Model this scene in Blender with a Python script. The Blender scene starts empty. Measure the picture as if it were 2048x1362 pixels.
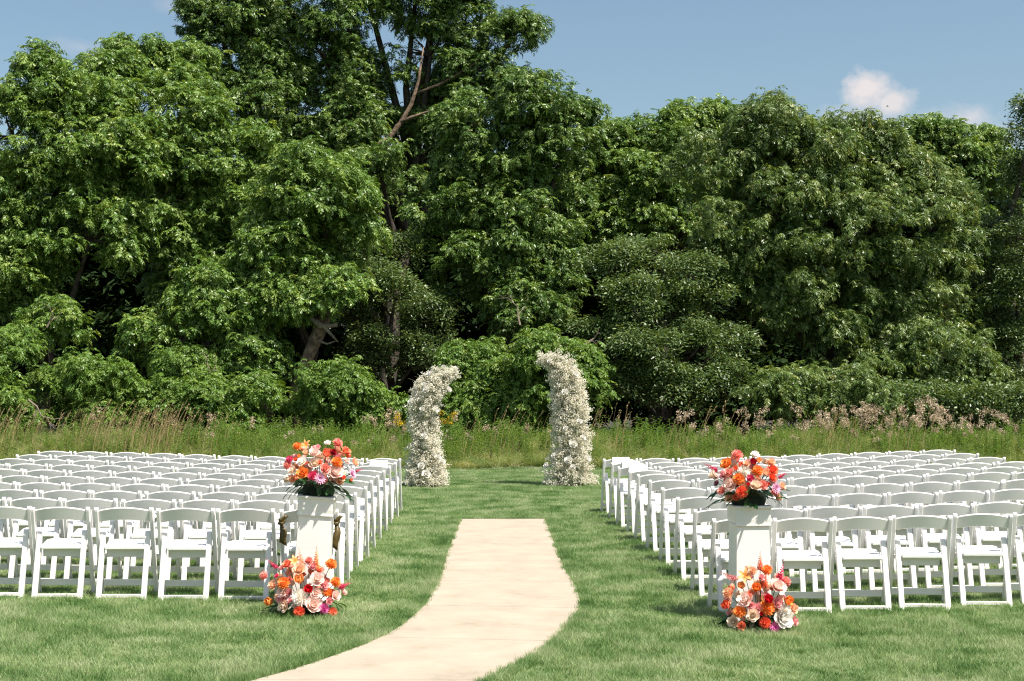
import bpy, math, random
import numpy as np
from math import radians as R, sin, cos, pi, sqrt, atan2
from mathutils import Vector, Matrix

random.seed(7)
rng = np.random.default_rng(11)
scene = bpy.context.scene
col = scene.collection

# ------------------------------------------------------------------ camera
FPX, HY, VX, CAMH = 2844.0, 765.0, 1005.0, 1.75
cam_d = bpy.data.cameras.new('camera')
cam = bpy.data.objects.new('camera', cam_d)
col.objects.link(cam)
cam_d.sensor_width = 36.0
cam_d.lens = FPX / 2048.0 * 36.0
cam_d.clip_start = 0.1
cam_d.clip_end = 5000
cam.location = (0, 0, CAMH)
cam.rotation_euler = (R(90) + math.atan((HY - 681) / FPX), 0, -math.atan((1024 - VX) / FPX))
scene.camera = cam

# ------------------------------------------------------------------ sun, sky, exposure
SUN_EL, SUN_AZ = 61.0, 128.0          # azimuth clockwise from +Y (the way the camera looks)
sd = Vector((sin(R(SUN_AZ)) * cos(R(SUN_EL)), cos(R(SUN_AZ)) * cos(R(SUN_EL)), sin(R(SUN_EL))))
sun_d = bpy.data.lights.new('sun', 'SUN')
sun_d.energy = 5.0
sun_d.angle = R(0.53)
sun_d.color = (1.0, 0.94, 0.85)
sun = bpy.data.objects.new('sun', sun_d)
col.objects.link(sun)
sun.rotation_euler = sd.to_track_quat('Z', 'Y').to_euler()

vs = scene.view_settings
vs.view_transform = 'Standard'
vs.look = 'None'
vs.exposure = 0.75
vs.gamma = 1.0
vs.use_curve_mapping = False

world = bpy.data.worlds.new('World')
scene.world = world
world.use_nodes = True
wn, wl = world.node_tree.nodes, world.node_tree.links
wn.clear()


def N(nodes, t, **kw):
    n = nodes.new(t)
    for k, v in kw.items():
        if k.startswith('i_'):
            key = k[2:]
            n.inputs[int(key) if key.isdigit() else key.replace('_', ' ')].default_value = v
        else:
            setattr(n, k, v)
    return n


def math_node(nodes, links, op, a, b=None, clamp=False):
    n = nodes.new('ShaderNodeMath')
    n.operation = op
    n.use_clamp = clamp
    for i, v in enumerate((a, b)):
        if v is None:
            continue
        if isinstance(v, (int, float)):
            n.inputs[i].default_value = v
        else:
            links.new(v, n.inputs[i])
    return n.outputs[0]


sky = N(wn, 'ShaderNodeTexSky', sky_type='NISHITA', sun_disc=False)
sky.sun_elevation = R(SUN_EL)
sky.sun_rotation = R(SUN_AZ)
sky.altitude = 300
sky.air_density = 1.0
sky.dust_density = 2.6
sky.ozone_density = 1.0
bg_sky = N(wn, 'ShaderNodeBackground', i_Strength=0.088)
hsv = N(wn, 'ShaderNodeMix', data_type='RGBA', blend_type='MULTIPLY')      # cleaner, slightly greener air
hsv.inputs[0].default_value = 1.0
hsv.inputs[7].default_value = (1.0, 1.05, 0.97, 1)
wl.new(sky.outputs[0], hsv.inputs[6])
wl.new(hsv.outputs[2], bg_sky.inputs[0])
# fair-weather cumulus, low over the horizon all the way round
tc = N(wn, 'ShaderNodeTexCoord')
sep = N(wn, 'ShaderNodeSeparateXYZ')
wl.new(tc.outputs['Generated'], sep.inputs[0])
M_ = lambda op, a, b=None, clamp=False: math_node(wn, wl, op, a, b, clamp)
horiz = M_('SQRT', M_('ADD', M_('MULTIPLY', sep.outputs[0], sep.outputs[0]), M_('MULTIPLY', sep.outputs[1], sep.outputs[1])))
vv = M_('DIVIDE', sep.outputs[2], M_('MAXIMUM', horiz, 0.001))
az = M_('ARCTAN2', sep.outputs[0], sep.outputs[1])
cxyz = N(wn, 'ShaderNodeCombineXYZ')
wl.new(az, cxyz.inputs[0]); wl.new(vv, cxyz.inputs[1])
nz1 = N(wn, 'ShaderNodeTexNoise', noise_dimensions='3D')
nz1.inputs['Scale'].default_value = 62.0
nz1.inputs['Detail'].default_value = 6.0
nz1.inputs['Roughness'].default_value = 0.62
wl.new(cxyz.outputs[0], nz1.inputs['Vector'])
nsh = M_('SUBTRACT', nz1.outputs[0], 0.5)


def puff(u, v, ru, rv, soft, amp=1.5):
    du = M_('DIVIDE', M_('SUBTRACT', az, math.atan(u)), ru)
    dv = M_('DIVIDE', M_('SUBTRACT', vv, v), rv)
    dd = M_('SQRT', M_('ADD', M_('MULTIPLY', du, du), M_('MULTIPLY', dv, dv)))
    dd = M_('ADD', dd, M_('MULTIPLY', nsh, amp))
    return M_('DIVIDE', M_('SUBTRACT', 1.0, dd), soft, True)


def sky_uv(px, py):
    u = (px - VX) / FPX
    v = (HY - py) / FPX
    return u, v / sqrt(1 + u * u)


masks = []
for (px, py, rx, ry, soft, op) in [(1738, 178, 62, 50, .75, .95), (1795, 200, 52, 42, .8, .85), (1725, 235, 95, 42, 1.3, .7),
                               (1800, 262, 90, 52, 1.2, .62), (1880, 245, 90, 44, 1.3, .6), (1945, 236, 62, 34, 1.1, .72),
                               (1990, 280, 70, 46, 1.2, .55), (160, 92, 80, 22, 1.9, .4), (350, 8, 60, 20, 1.9, .35), (830, 275, 95, 50, 1.0, .9),
                               (640, 270, 70, 50, 1.0, .85), (1150, 330, 110, 60, 1.0, .7)]:
    u, v = sky_uv(px, py)
    masks.append(M_('MULTIPLY', puff(u, v, rx / FPX, ry / FPX, soft), op))
m = masks[0]
for k in masks[1:]:
    m = M_('MAXIMUM', m, k)
nz2 = N(wn, 'ShaderNodeTexNoise')
nz2.inputs['Scale'].default_value = 9.0
nz2.inputs['Detail'].default_value = 5.0
wl.new(cxyz.outputs[0], nz2.inputs['Vector'])
band = M_('MULTIPLY', M_('MULTIPLY', M_('SUBTRACT', nz2.outputs[0], 0.53), 6.0, True),
          M_('MULTIPLY', M_('SUBTRACT', 0.17, vv), 12.0, True), True)
m = M_('MAXIMUM', m, M_('MULTIPLY', band, 0.7))
bg_cl = N(wn, 'ShaderNodeBackground', i_Strength=0.56)
bg_cl.inputs[0].default_value = (1.0, 0.895, 0.865, 1)
mixw = N(wn, 'ShaderNodeMixShader')
wl.new(M_('MULTIPLY', m, 0.88), mixw.inputs[0])
wl.new(bg_sky.outputs[0], mixw.inputs[1])
wl.new(bg_cl.outputs[0], mixw.inputs[2])
wo = N(wn, 'ShaderNodeOutputWorld')
wl.new(mixw.outputs[0], wo.inputs[0])

scene.render.engine = 'CYCLES'
scene.cycles.max_bounces = 7
scene.cycles.transparent_max_bounces = 4
scene.cycles.use_denoising = True
scene.cycles.denoising_prefilter = 'NONE'
scene.cycles.denoising_input_passes = 'RGB_ALBEDO_NORMAL'
scene.cycles.filter_width = 1.15
scene.cycles.sample_clamp_indirect = 4.0
scene.cycles.caustics_reflective = False
scene.cycles.caustics_refractive = False

# ------------------------------------------------------------------ helpers


def smooth(a, b, t):
    t = np.clip((t - a) / (b - a), 0, 1)
    return t * t * (3 - 2 * t)


def gz(x, y):
    """height of the lawn: gentle falls and rises"""
    x = np.asarray(x, float); y = np.asarray(y, float)
    z = -0.045 * smooth(0.8, 2.0, x) * (1 - smooth(11.8, 13.6, y))
    z = z + 0.03 * np.exp(-((y - 15.2) / 1.3) ** 2) * smooth(0.8, 2.0, x)
    z = z + (0.02 + .06 * smooth(12, 20, y)) * smooth(1.6, 6.5, -x) + (.03 + 0.06 * smooth(13, 20, y)) * smooth(2.2, 7.0, x)
    return z


def srgb(h):
    h = h.lstrip('#')
    c = [int(h[i:i + 2], 16) / 255 for i in (0, 2, 4)]
    return tuple(v / 12.92 if v <= 0.04045 else ((v + 0.055) / 1.055) ** 2.4 for v in c) + (1,)


def tag(o, label=None, cat=None, group=None, kind=None):
    for k, v in (('label', label), ('category', cat), ('group', group), ('kind', kind)):
        if v:
            o[k] = v
    return o


def link(name, me, parent=None, mat=None):
    o = bpy.data.objects.new(name, me)
    col.objects.link(o)
    if parent is not None:
        o.parent = parent
    if mat is not None and me is not None and len(me.materials) == 0:
        me.materials.append(mat)
    return o


def empty(name, loc=(0, 0, 0), rz=0.0):
    o = bpy.data.objects.new(name, None)
    o.empty_display_size = 0.2
    col.objects.link(o)
    o.location = loc
    o.rotation_euler = (0, 0, rz)
    return o


class MB:
    def __init__(self):
        self.v, self.f, self.t = [], [], []

    def add(self, vs_, fs, tv=None):
        b = len(self.v)
        self.v.extend([tuple(p) for p in vs_])
        self.f.extend([tuple(i + b for i in f) for f in fs])
        self.t.extend(tv if tv is not None else [0.0] * len(vs_))
        return self

    def box(self, x0, x1, y0, y1, z0, z1, bev=0.0):
        if bev <= 0:
            vs_ = [(x, y, z) for z in (z0, z1) for y in (y0, y1) for x in (x0, x1)]
            self.add(vs_, [(0, 2, 3, 1), (4, 5, 7, 6), (0, 1, 5, 4), (2, 6, 7, 3), (0, 4, 6, 2), (1, 3, 7, 5)])
        else:
            rings = []
            for (z, ins) in ((z0, bev), (z0 + bev, 0), (z1 - bev, 0), (z1, bev)):
                a0, a1, b0, b1 = x0 + ins, x1 - ins, y0 + ins, y1 - ins
                c = bev
                rings.append([(a0 + c, b0, z), (a1 - c, b0, z), (a1, b0 + c, z), (a1, b1 - c, z), (a1 - c, b1, z),
                              (a0 + c, b1, z), (a0, b1 - c, z), (a0, b0 + c, z)])
            self.loft(rings)
        return self

    def loft(self, rings, cap=True, tv=None):
        n = len(rings[0]); vs_ = [p for r in rings for p in r]
        fs = []
        for i in range(len(rings) - 1):
            for j in range(n):
                k = (j + 1) % n
                fs.append((i * n + j, i * n + k, (i + 1) * n + k, (i + 1) * n + j))
        if cap:
            fs.append(tuple(range(n))[::-1])
            fs.append(tuple((len(rings) - 1) * n + j for j in range(n)))
        self.add(vs_, fs, tv)
        return self

    def tube(self, pts, rad, sides=6, cap=True):
        pts = [Vector(p) for p in pts]
        rings = []
        for i, p in enumerate(pts):
            d = (pts[min(i + 1, len(pts) - 1)] - pts[max(i - 1, 0)]).normalized()
            a = d.cross(Vector((0.31, 0.95, 0.07)))
            if a.length < 0.1:
                a = d.cross(Vector((1, 0, 0)))
            a.normalize(); b = d.cross(a)
            rings.append([tuple(p + (a * cos(2 * pi * k / sides) + b * sin(2 * pi * k / sides)) * rad[i]) for k in range(sides)])
        return self.loft(rings, cap)

    def mesh(self, name, mat=None, smooth_=False, attr=False):
        me = bpy.data.meshes.new(name)
        me.from_pydata(self.v, [], self.f)
        if smooth_:
            me.polygons.foreach_set('use_smooth', [True] * len(me.polygons))
        if attr:
            a = me.attributes.new('tint', 'FLOAT', 'POINT')
            a.data.foreach_set('value', self.t)
        if mat:
            me.materials.append(mat)
        me.update()
        return me


def np_mesh(name, V, Q, mat=None, rnd=None):
    """V (n,3), Q (m,k) faces of k corners each"""
    me = bpy.data.meshes.new(name)
    m_, k = Q.shape
    me.vertices.add(len(V))
    me.vertices.foreach_set('co', np.ascontiguousarray(V, np.float32).ravel())
    me.loops.add(m_ * k)
    me.loops.foreach_set('vertex_index', np.ascontiguousarray(Q, np.int32).ravel())
    me.polygons.add(m_)
    me.polygons.foreach_set('loop_start', np.arange(0, m_ * k, k, dtype=np.int32))
    me.update(calc_edges=True)
    if rnd is not None:
        a = me.attributes.new('rnd', 'FLOAT', 'FACE')
        a.data.foreach_set('value', np.ascontiguousarray(rnd, np.float32))
    if mat:
        me.materials.append(mat)
    return me


# ------------------------------------------------------------------ materials
def new_mat(name):
    m = bpy.data.materials.new(name)
    m.use_nodes = True
    m.node_tree.nodes.clear()
    return m, m.node_tree.nodes, m.node_tree.links


def out(nodes, links, sh):
    o = nodes.new('ShaderNodeOutputMaterial')
    links.new(sh, o.inputs[0])


def ramp(nodes, stops):
    r = nodes.new('ShaderNodeValToRGB')
    e = r.color_ramp.elements
    while len(e) < len(stops):
        e.new(0.5)
    for i, (p, c) in enumerate(stops):
        e[i].position = p
        e[i].color = c if len(c) == 4 else tuple(c) + (1,)
    return r


def mat_plain(name, colr, rough=0.5, noise=0.06, scale=12.0, bump=0.0, bscale=60.0, spec=0.5):
    m, n, l = new_mat(name)
    p = N(n, 'ShaderNodeBsdfPrincipled')
    p.inputs['Roughness'].default_value = rough
    p.inputs['Specular IOR Level'].default_value = spec
    tcn = N(n, 'ShaderNodeNewGeometry')
    nz = N(n, 'ShaderNodeTexNoise')
    nz.inputs['Scale'].default_value = scale
    nz.inputs['Detail'].default_value = 4
    l.new(tcn.outputs['Position'], nz.inputs['Vector'])
    c0 = tuple(max(0, v * (1 - noise * 2)) for v in colr[:3]) + (1,)
    c1 = tuple(min(1, v * (1 + noise)) for v in colr[:3]) + (1,)
    rp = ramp(n, [(0.3, c0), (0.65, c1)])
    l.new(nz.outputs[0], rp.inputs[0])
    l.new(rp.outputs[0], p.inputs['Base Color'])
    if bump > 0:
        nb = N(n, 'ShaderNodeTexNoise')
        nb.inputs['Scale'].default_value = bscale
        nb.inputs['Detail'].default_value = 6
        l.new(tcn.outputs['Position'], nb.inputs['Vector'])
        b = N(n, 'ShaderNodeBump')
        b.inputs['Strength'].default_value = bump
        b.inputs['Distance'].default_value = 0.02
        l.new(nb.outputs[0], b.inputs['Height'])
        l.new(b.outputs[0], p.inputs['Normal'])
    out(n, l, p.outputs[0])
    return m


def mat_leaf(name, stops, trans=0.3, rough=0.42, spec=0.5, attr='rnd', tcol=None, noise_scale=None, jitter=0.4):
    """thin leaf: gloss on top, light through it; colour differs leaf by leaf"""
    m, n, l = new_mat(name)
    at = N(n, 'ShaderNodeAttribute', attribute_name=attr)
    rp = ramp(n, stops)
    oi = N(n, 'ShaderNodeObjectInfo')
    rj = math_node(n, l, 'MULTIPLY', math_node(n, l, 'SUBTRACT', oi.outputs['Random'], 0.45), jitter)
    fac = math_node(n, l, 'ADD', math_node(n, l, 'MULTIPLY', at.outputs['Fac'], .8), rj, True)
    if noise_scale:
        g = N(n, 'ShaderNodeNewGeometry')
        nz = N(n, 'ShaderNodeTexNoise')
        nz.inputs['Scale'].default_value = noise_scale
        nz.inputs['Detail'].default_value = 3
        l.new(g.outputs['Position'], nz.inputs['Vector'])
        x = math_node(n, l, 'MULTIPLY', math_node(n, l, 'SUBTRACT', nz.outputs[0], 0.5), 1.9)
        fac = math_node(n, l, 'ADD', math_node(n, l, 'MULTIPLY', fac, 0.55), math_node(n, l, 'ADD', x, 0.22), True)
    l.new(fac, rp.inputs[0])
    p = N(n, 'ShaderNodeBsdfPrincipled')
    p.inputs['Roughness'].default_value = rough
    p.inputs['Specular IOR Level'].default_value = spec
    l.new(rp.outputs[0], p.inputs['Base Color'])
    t = N(n, 'ShaderNodeBsdfTranslucent')
    mxc = N(n, 'ShaderNodeMix', data_type='RGBA', blend_type='MULTIPLY')
    mxc.inputs[0].default_value = 1.0
    l.new(rp.outputs[0], mxc.inputs[6])
    mxc.inputs[7].default_value = tcol or (1.5, 1.35, 0.5, 1)
    l.new(mxc.outputs[2], t.inputs[0])
    mx = N(n, 'ShaderNodeMixShader')
    mx.inputs[0].default_value = trans
    l.new(p.outputs[0], mx.inputs[1])
    l.new(t.outputs[0], mx.inputs[2])
    out(n, l, mx.outputs[0])
    return m


def mat_petal(name, c_in, c_out):
    m, n, l = new_mat(name)
    at = N(n, 'ShaderNodeAttribute', attribute_name='tint')
    rp = ramp(n, [(0.0, c_in), (0.75, c_out)])
    l.new(at.outputs['Fac'], rp.inputs[0])
    p = N(n, 'ShaderNodeBsdfPrincipled')
    p.inputs['Roughness'].default_value = 0.6
    p.inputs['Specular IOR Level'].default_value = 0.25
    l.new(rp.outputs[0], p.inputs['Base Color'])
    t = N(n, 'ShaderNodeBsdfTranslucent')
    l.new(rp.outputs[0], t.inputs[0])
    mx = N(n, 'ShaderNodeMixShader')
    mx.inputs[0].default_value = 0.22
    l.new(p.outputs[0], mx.inputs[1])
    l.new(t.outputs[0], mx.inputs[2])
    out(n, l, mx.outputs[0])
    return m


M = {}
M['resin'] = mat_plain('white_resin', (0.80, 0.765, 0.745), 0.42, 0.02, 3.0)
M['seatpad'] = mat_plain('white_vinyl_pad', (0.82, 0.81, 0.80), 0.5, 0.02, 6.0, 0.05, 40)
M['paint'] = mat_plain('white_painted_wood', (0.82, 0.80, 0.765), 0.5, 0.025, 5.0, 0.04, 30)
M['card'] = mat_plain('white_card', (0.85, 0.84, 0.83), 0.7, 0.01)
M['ink'] = mat_plain('pale_grey_ink', (0.45, 0.43, 0.43), 0.7, 0.0)
M['ribbon'] = mat_plain('olive_gold_satin', (0.085, 0.056, 0.008), 0.5, 0.2, 40, 0.05, 80)
M['bark'] = mat_plain('grey_brown_bark', (0.175, 0.118, 0.076), 0.9, 0.35, 9.0, 1.0, 18)
M['bark_dark'] = mat_plain('dark_bark', (0.075, 0.058, 0.045), 0.9, 0.3, 6.0, 0.9, 14)
M['deadwood'] = mat_plain('bleached_deadwood', (0.21, 0.165, 0.125), 0.9, 0.2, 10.0, 0.4, 20)
M['soil'] = mat_plain('leaf_litter_soil', (0.045, 0.036, 0.024), 0.95, 0.4, 3.0, 0.6, 8)
M['stem'] = mat_plain('green_stem', (0.07, 0.11, 0.03), 0.6, 0.1)
M['stem_dark'] = mat_plain('dark_flower_stem', (0.06, 0.035, 0.035), 0.6, 0.1)
M['foam'] = mat_plain('dark_green_flower_base', (0.012, 0.028, 0.012), 0.9, 0.3)
M['bird'] = mat_plain('dark_feather', (0.03, 0.028, 0.03), 0.8, 0.1)

G_ = lambda r, g, b: (r, g, b, 1)
M['walnut'] = mat_leaf('walnut_leaf', [(0.0, G_(.040, .090, .016)), (.4, G_(.092, .176, .030)), (.8, G_(.190, .278, .060)), (1.0, G_(.31, .34, .09))], .24, .42, .5)
M['walnut_bright'] = mat_leaf('bright_walnut_leaf', [(0.0, G_(.052, .116, .018)), (.4, G_(.122, .222, .036)), (.8, G_(.240, .340, .072)), (1.0, G_(.37, .39, .10))], .27, .42, .5)
M['walnut_olive'] = mat_leaf('olive_walnut_leaf', [(0.0, G_(.048, .098, .020)), (.4, G_(.108, .178, .038)), (.8, G_(.215, .278, .076)), (1.0, G_(.36, .33, .11))], .25, .42, .5)
M['greyleaf'] = mat_leaf('grey_green_leaf', [(0.0, G_(.048, .092, .026)), (.45, G_(.110, .176, .052)), (1.0, G_(.25, .31, .13))], .22, .42, .5)
M['shadeleaf'] = mat_leaf('shade_toned_wood_leaf', [(0.0, G_(.014, .032, .010)), (1.0, G_(.034, .062, .016))], .15, .9, .1)  # leaf colour darkened to carry the shade deep in the wood
M['shrubleaf'] = mat_leaf('shrub_leaf', [(0.0, G_(.070, .145, .022)), (.5, G_(.136, .238, .038)), (1.0, G_(.23, .31, .065))], .28, .46, .42)
M['arrleaf'] = mat_leaf('dark_ruscus_leaf', [(0.0, G_(.010, .045, .012)), (1.0, G_(.04, .12, .03))], .15, .35, .5)
M['turf'] = mat_leaf('turf_blade', [(0.0, G_(.060, .145, .032)), (.28, G_(.155, .268, .078)), (.55, G_(.315, .405, .185)), (1.0, G_(.50, .52, .33))], .35, .5, .3, noise_scale=2.2, tcol=(1.05, 1.1, .9, 1), jitter=.2)
M['mead'] = mat_leaf('meadow_blade', [(0.0, G_(.10, .175, .045)), (.42, G_(.22, .285, .090)), (.75, G_(.36, .365, .17)), (1.0, G_(.55, .45, .27))], .3, .5, .3, noise_scale=1.8)
M['weed'] = mat_leaf('weed_leaf', [(0.0, G_(.075, .150, .028)), (.6, G_(.145, .24, .055)), (1.0, G_(.24, .30, .10))], .3, .5, .35)
M['dry'] = mat_leaf('dry_straw', [(0.0, G_(.26, .19, .09)), (1.0, G_(.48, .36, .19))], .2, .6, .2, tcol=(1, 1, .8, 1))
M['fluff'] = mat_leaf('pink_seed_fluff', [(0.0, G_(.34, .25, .16)), (.5, G_(.56, .43, .31)), (1.0, G_(.72, .60, .47))], .3, .8, .1, tcol=(1, 1, 1, 1))
M['golden'] = mat_leaf('goldenrod_bloom', [(0.0, G_(.36, .24, .01)), (1.0, G_(.62, .45, .03))], .3, .7, .1, tcol=(1, 1, 1, 1))
M['gyp'] = mat_leaf('cream_babys_breath', [(0.0, G_(.78, .72, .58)), (.5, G_(.88, .84, .74)), (1.0, G_(.92, .90, .84))], .42, .7, .15, tcol=(1, 1, 1, 1))
M['gypstem'] = mat_leaf('grey_green_twig', [(0.0, G_(.16, .19, .09)), (1.0, G_(.36, .36, .22))], .2, .6, .2)
M['whitepetal'] = mat_petal('white_rose_petal', (0.72, 0.66, 0.52, 1), (0.86, 0.84, 0.79, 1))

# lawn soil sheet
m, n, l = new_mat('lawn_thatch')
p = N(n, 'ShaderNodeBsdfPrincipled')
p.inputs['Roughness'].default_value = 0.95
g = N(n, 'ShaderNodeNewGeometry')
nz = N(n, 'ShaderNodeTexNoise'); nz.inputs['Scale'].default_value = 1.7; nz.inputs['Detail'].default_value = 3
nf = N(n, 'ShaderNodeTexNoise'); nf.inputs['Scale'].default_value = 70; nf.inputs['Detail'].default_value = 3
l.new(g.outputs['Position'], nz.inputs['Vector']); l.new(g.outputs['Position'], nf.inputs['Vector'])
rp = ramp(n, [(0.35, G_(.07, .11, .03)), (0.7, G_(.19, .22, .09))])
l.new(math_node(n, l, 'ADD', math_node(n, l, 'MULTIPLY', nz.outputs[0], .55), math_node(n, l, 'MULTIPLY', nf.outputs[0], .45)), rp.inputs[0])
l.new(rp.outputs[0], p.inputs['Base Color'])
out(n, l, p.outputs[0])
M['thatch'] = m

# concrete
m, n, l = new_mat('pale_broomed_concrete')
p = N(n, 'ShaderNodeBsdfPrincipled')
p.inputs['Roughness'].default_value = 0.85
p.inputs['Specular IOR Level'].default_value = 0.2
g = N(n, 'ShaderNodeNewGeometry')
n1 = N(n, 'ShaderNodeTexNoise'); n1.inputs['Scale'].default_value = 2.3; n1.inputs['Detail'].default_value = 8; n1.inputs['Roughness'].default_value = .65
mp = N(n, 'ShaderNodeMapping'); mp.inputs['Scale'].default_value = (5, 160, 1)
n2 = N(n, 'ShaderNodeTexNoise'); n2.inputs['Scale'].default_value = 1.0; n2.inputs['Detail'].default_value = 5
n3 = N(n, 'ShaderNodeTexNoise'); n3.inputs['Scale'].default_value = 220; n3.inputs['Detail'].default_value = 2
l.new(g.outputs['Position'], n1.inputs['Vector']); l.new(g.outputs['Position'], mp.inputs[0]); l.new(mp.outputs[0], n2.inputs['Vector'])
l.new(g.outputs['Position'], n3.inputs['Vector'])
f = math_node(n, l, 'ADD', math_node(n, l, 'MULTIPLY', n1.outputs[0], .62), math_node(n, l, 'ADD', math_node(n, l, 'MULTIPLY', n2.outputs[0], .18), math_node(n, l, 'MULTIPLY', n3.outputs[0], .2)))
rp = ramp(n, [(0.34, G_(.275, .228, .172)), (0.44, G_(.36, .305, .238)), (0.55, G_(.395, .338, .268)), (0.68, G_(.44, .38, .306))])
l.new(f, rp.inputs[0]); l.new(rp.outputs[0], p.inputs['Base Color'])
b = N(n, 'ShaderNodeBump'); b.inputs['Strength'].default_value = .25; b.inputs['Distance'].default_value = .004
l.new(n2.outputs[0], b.inputs['Height']); l.new(b.outputs[0], p.inputs['Normal'])
out(n, l, p.outputs[0])
M['concrete'] = m

M['joint'] = mat_plain('sandy_joint', (.22, .17, .12), .95, .2, 30)

# ------------------------------------------------------------------ ground, lawn, path
gm = MB()
gm.add([(-900, -300, -0.12), (900, -300, -0.12), (900, 1500, -0.12), (-900, 1500, -0.12)], [(0, 1, 2, 3)])
tag(link('ground', gm.mesh('ground', M['soil'])), kind='structure')

LX0, LX1, LY0 = -13.0, 13.0, 2.0


def lawn_end(x):
    return 28.7 + 0.35 * np.sin(x * 0.7 + 1) + 0.25 * np.sin(x * 1.9)


nx, ny = 105, 110
xs = np.linspace(LX0, LX1, nx)
V = []
for j in range(ny):
    for x in xs:
        y = LY0 + (lawn_end(x) + .3 - LY0) * j / (ny - 1)
        V.append((x, y, float(gz(x, y))))
Q = [(j * nx + i, j * nx + i + 1, (j + 1) * nx + i + 1, (j + 1) * nx + i) for j in range(ny - 1) for i in range(nx - 1)]
tag(link('lawn', np_mesh('lawn', np.array(V), np.array(Q), M['thatch'])), kind='structure')
mg = MB()
mv = [(-34 + 68 * i / 40, y, -0.03 + 0.02 * random.random() + (0.10 if k else 0)) for k, y in enumerate((27.8, 33, 41)) for i in range(41)]
mg.add(mv, [(k * 41 + i, k * 41 + i + 1, (k + 1) * 41 + i + 1, (k + 1) * 41 + i) for k in range(2) for i in range(40)])
tag(link('meadow_ground', mg.mesh('meadow_ground', M['soil'])), kind='structure')

# path: edges along the walk (far end first)
PL = [(-.545, 18.2), (-.553, 16.2), (-.562, 14.2), (-.562, 13.1), (-.565, 12.3), (-.595, 11.5), (-.625, 11.0), (-.735, 10.2), (-.84, 9.75), (-1.0, 9.3), (-1.22, 8.80), (-1.48, 8.34), (-1.9, 7.8), (-2.5, 7.25), (-3.3, 6.75), (-4.3, 6.4)]
PR = [(.545, 18.2), (.556, 16.2), (.57, 14.2), (.59, 13.1), (.622, 12.2), (.618, 11.4), (.565, 10.85), (.43, 10.1), (.32, 9.6), (.18, 9.1), (.02, 8.72), (-.14, 8.34), (-.42, 7.75), (-.95, 6.95), (-1.9, 6.1), (-3.2, 5.4)]


def resample(P, n):
    P = np.array(P)
    # Catmull-Rom
    ptsx = []
    for i in range(len(P) - 1):
        p0, p1, p2, p3 = P[max(i - 1, 0)], P[i], P[i + 1], P[min(i + 2, len(P) - 1)]
        for t in np.linspace(0, 1, 8, endpoint=False):
            ptsx.append(0.5 * ((2 * p1) + (-p0 + p2) * t + (2 * p0 - 5 * p1 + 4 * p2 - p3) * t * t + (-p0 + 3 * p1 - 3 * p2 + p3) * t ** 3))
    ptsx.append(P[-1])
    return np.array(ptsx)


EL, ER = resample(PL, 0), resample(PR, 0)
NP = len(EL)
path_poly = np.vstack([EL, ER[::-1]])


def in_poly(px, py, poly):
    inside = np.zeros(len(px), bool)
    j = len(poly) - 1
    for i in range(len(poly)):
        xi, yi = poly[i]; xj, yj = poly[j]
        c = ((yi > py) != (yj > py)) & (px < (xj - xi) * (py - yi) / (yj - yi + 1e-12) + xi)
        inside ^= c
        j = i
    return inside


pb = MB()
vsx = []
for i in range(NP):
    for e in (EL[i], ER[i]):
        vsx.append((e[0], e[1], float(gz(e[0], e[1])) + 0.004))
pb.add(vsx, [(2 * i, 2 * i + 1, 2 * i + 3, 2 * i + 2) for i in range(NP - 1)])
path = tag(link('path', pb.mesh('path', M['joint'])), kind='structure')
# slabs between joints
cl = (EL + ER) / 2
arc = np.concatenate([[0], np.cumsum(np.linalg.norm(np.diff(cl, axis=0), axis=1))])
sl = 1.42
k = 0
s0 = 0.0
while s0 < arc[-1] - 0.3:
    s1 = min(s0 + sl, arc[-1])
    a, b_ = s0 + 0.0025, s1 - 0.0025
    tt = np.linspace(a, b_, 7)
    rings_t = []
    for t in tt:
        i = min(np.searchsorted(arc, t, 'right') - 1, NP - 2)
        w = (t - arc[i]) / (arc[i + 1] - arc[i])
        rings_t.append((EL[i] * (1 - w) + EL[i + 1] * w, ER[i] * (1 - w) + ER[i + 1] * w))
    sb = MB()
    rows = []
    for (le, re) in rings_t:
        row = []
        for u in np.linspace(0, 1, 6):
            q = le * (1 - u) + re * u
            row.append((q[0], q[1], float(gz(q[0], q[1])) + 0.012))
        rows.append(row)
    vv_ = [p_ for r in rows for p_ in r]
    fs = [(i * 6 + j, (i + 1) * 6 + j, (i + 1) * 6 + j + 1, i * 6 + j + 1) for i in range(6) for j in range(5)]
    nb_ = len(vv_)
    border = [i for i in range(6)] + [r * 6 + 5 for r in range(1, 7)] + [36 + j for j in range(4, -1, -1)] + [r * 6 for r in range(5, 0, -1)]
    low = [(vv_[i][0], vv_[i][1], vv_[i][2] - 0.03) for i in border]
    vv_ += low
    fs += [(border[i], border[(i + 1) % len(border)], nb_ + (i + 1) % len(border), nb_ + i) for i in range(len(border))]
    sb.add(vv_, fs)
    link('slab', sb.mesh('slab', M['concrete']), path)
    s0 = s1
    k += 1


# ------------------------------------------------------------------ instanced ground cover (stuff)
def tmpl_collection(name, meshes):
    c = bpy.data.collections.new(name)
    for i, me in enumerate(meshes):
        c.objects.link(bpy.data.objects.new('%s_%02d' % (name, i), me))
    return c


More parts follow.
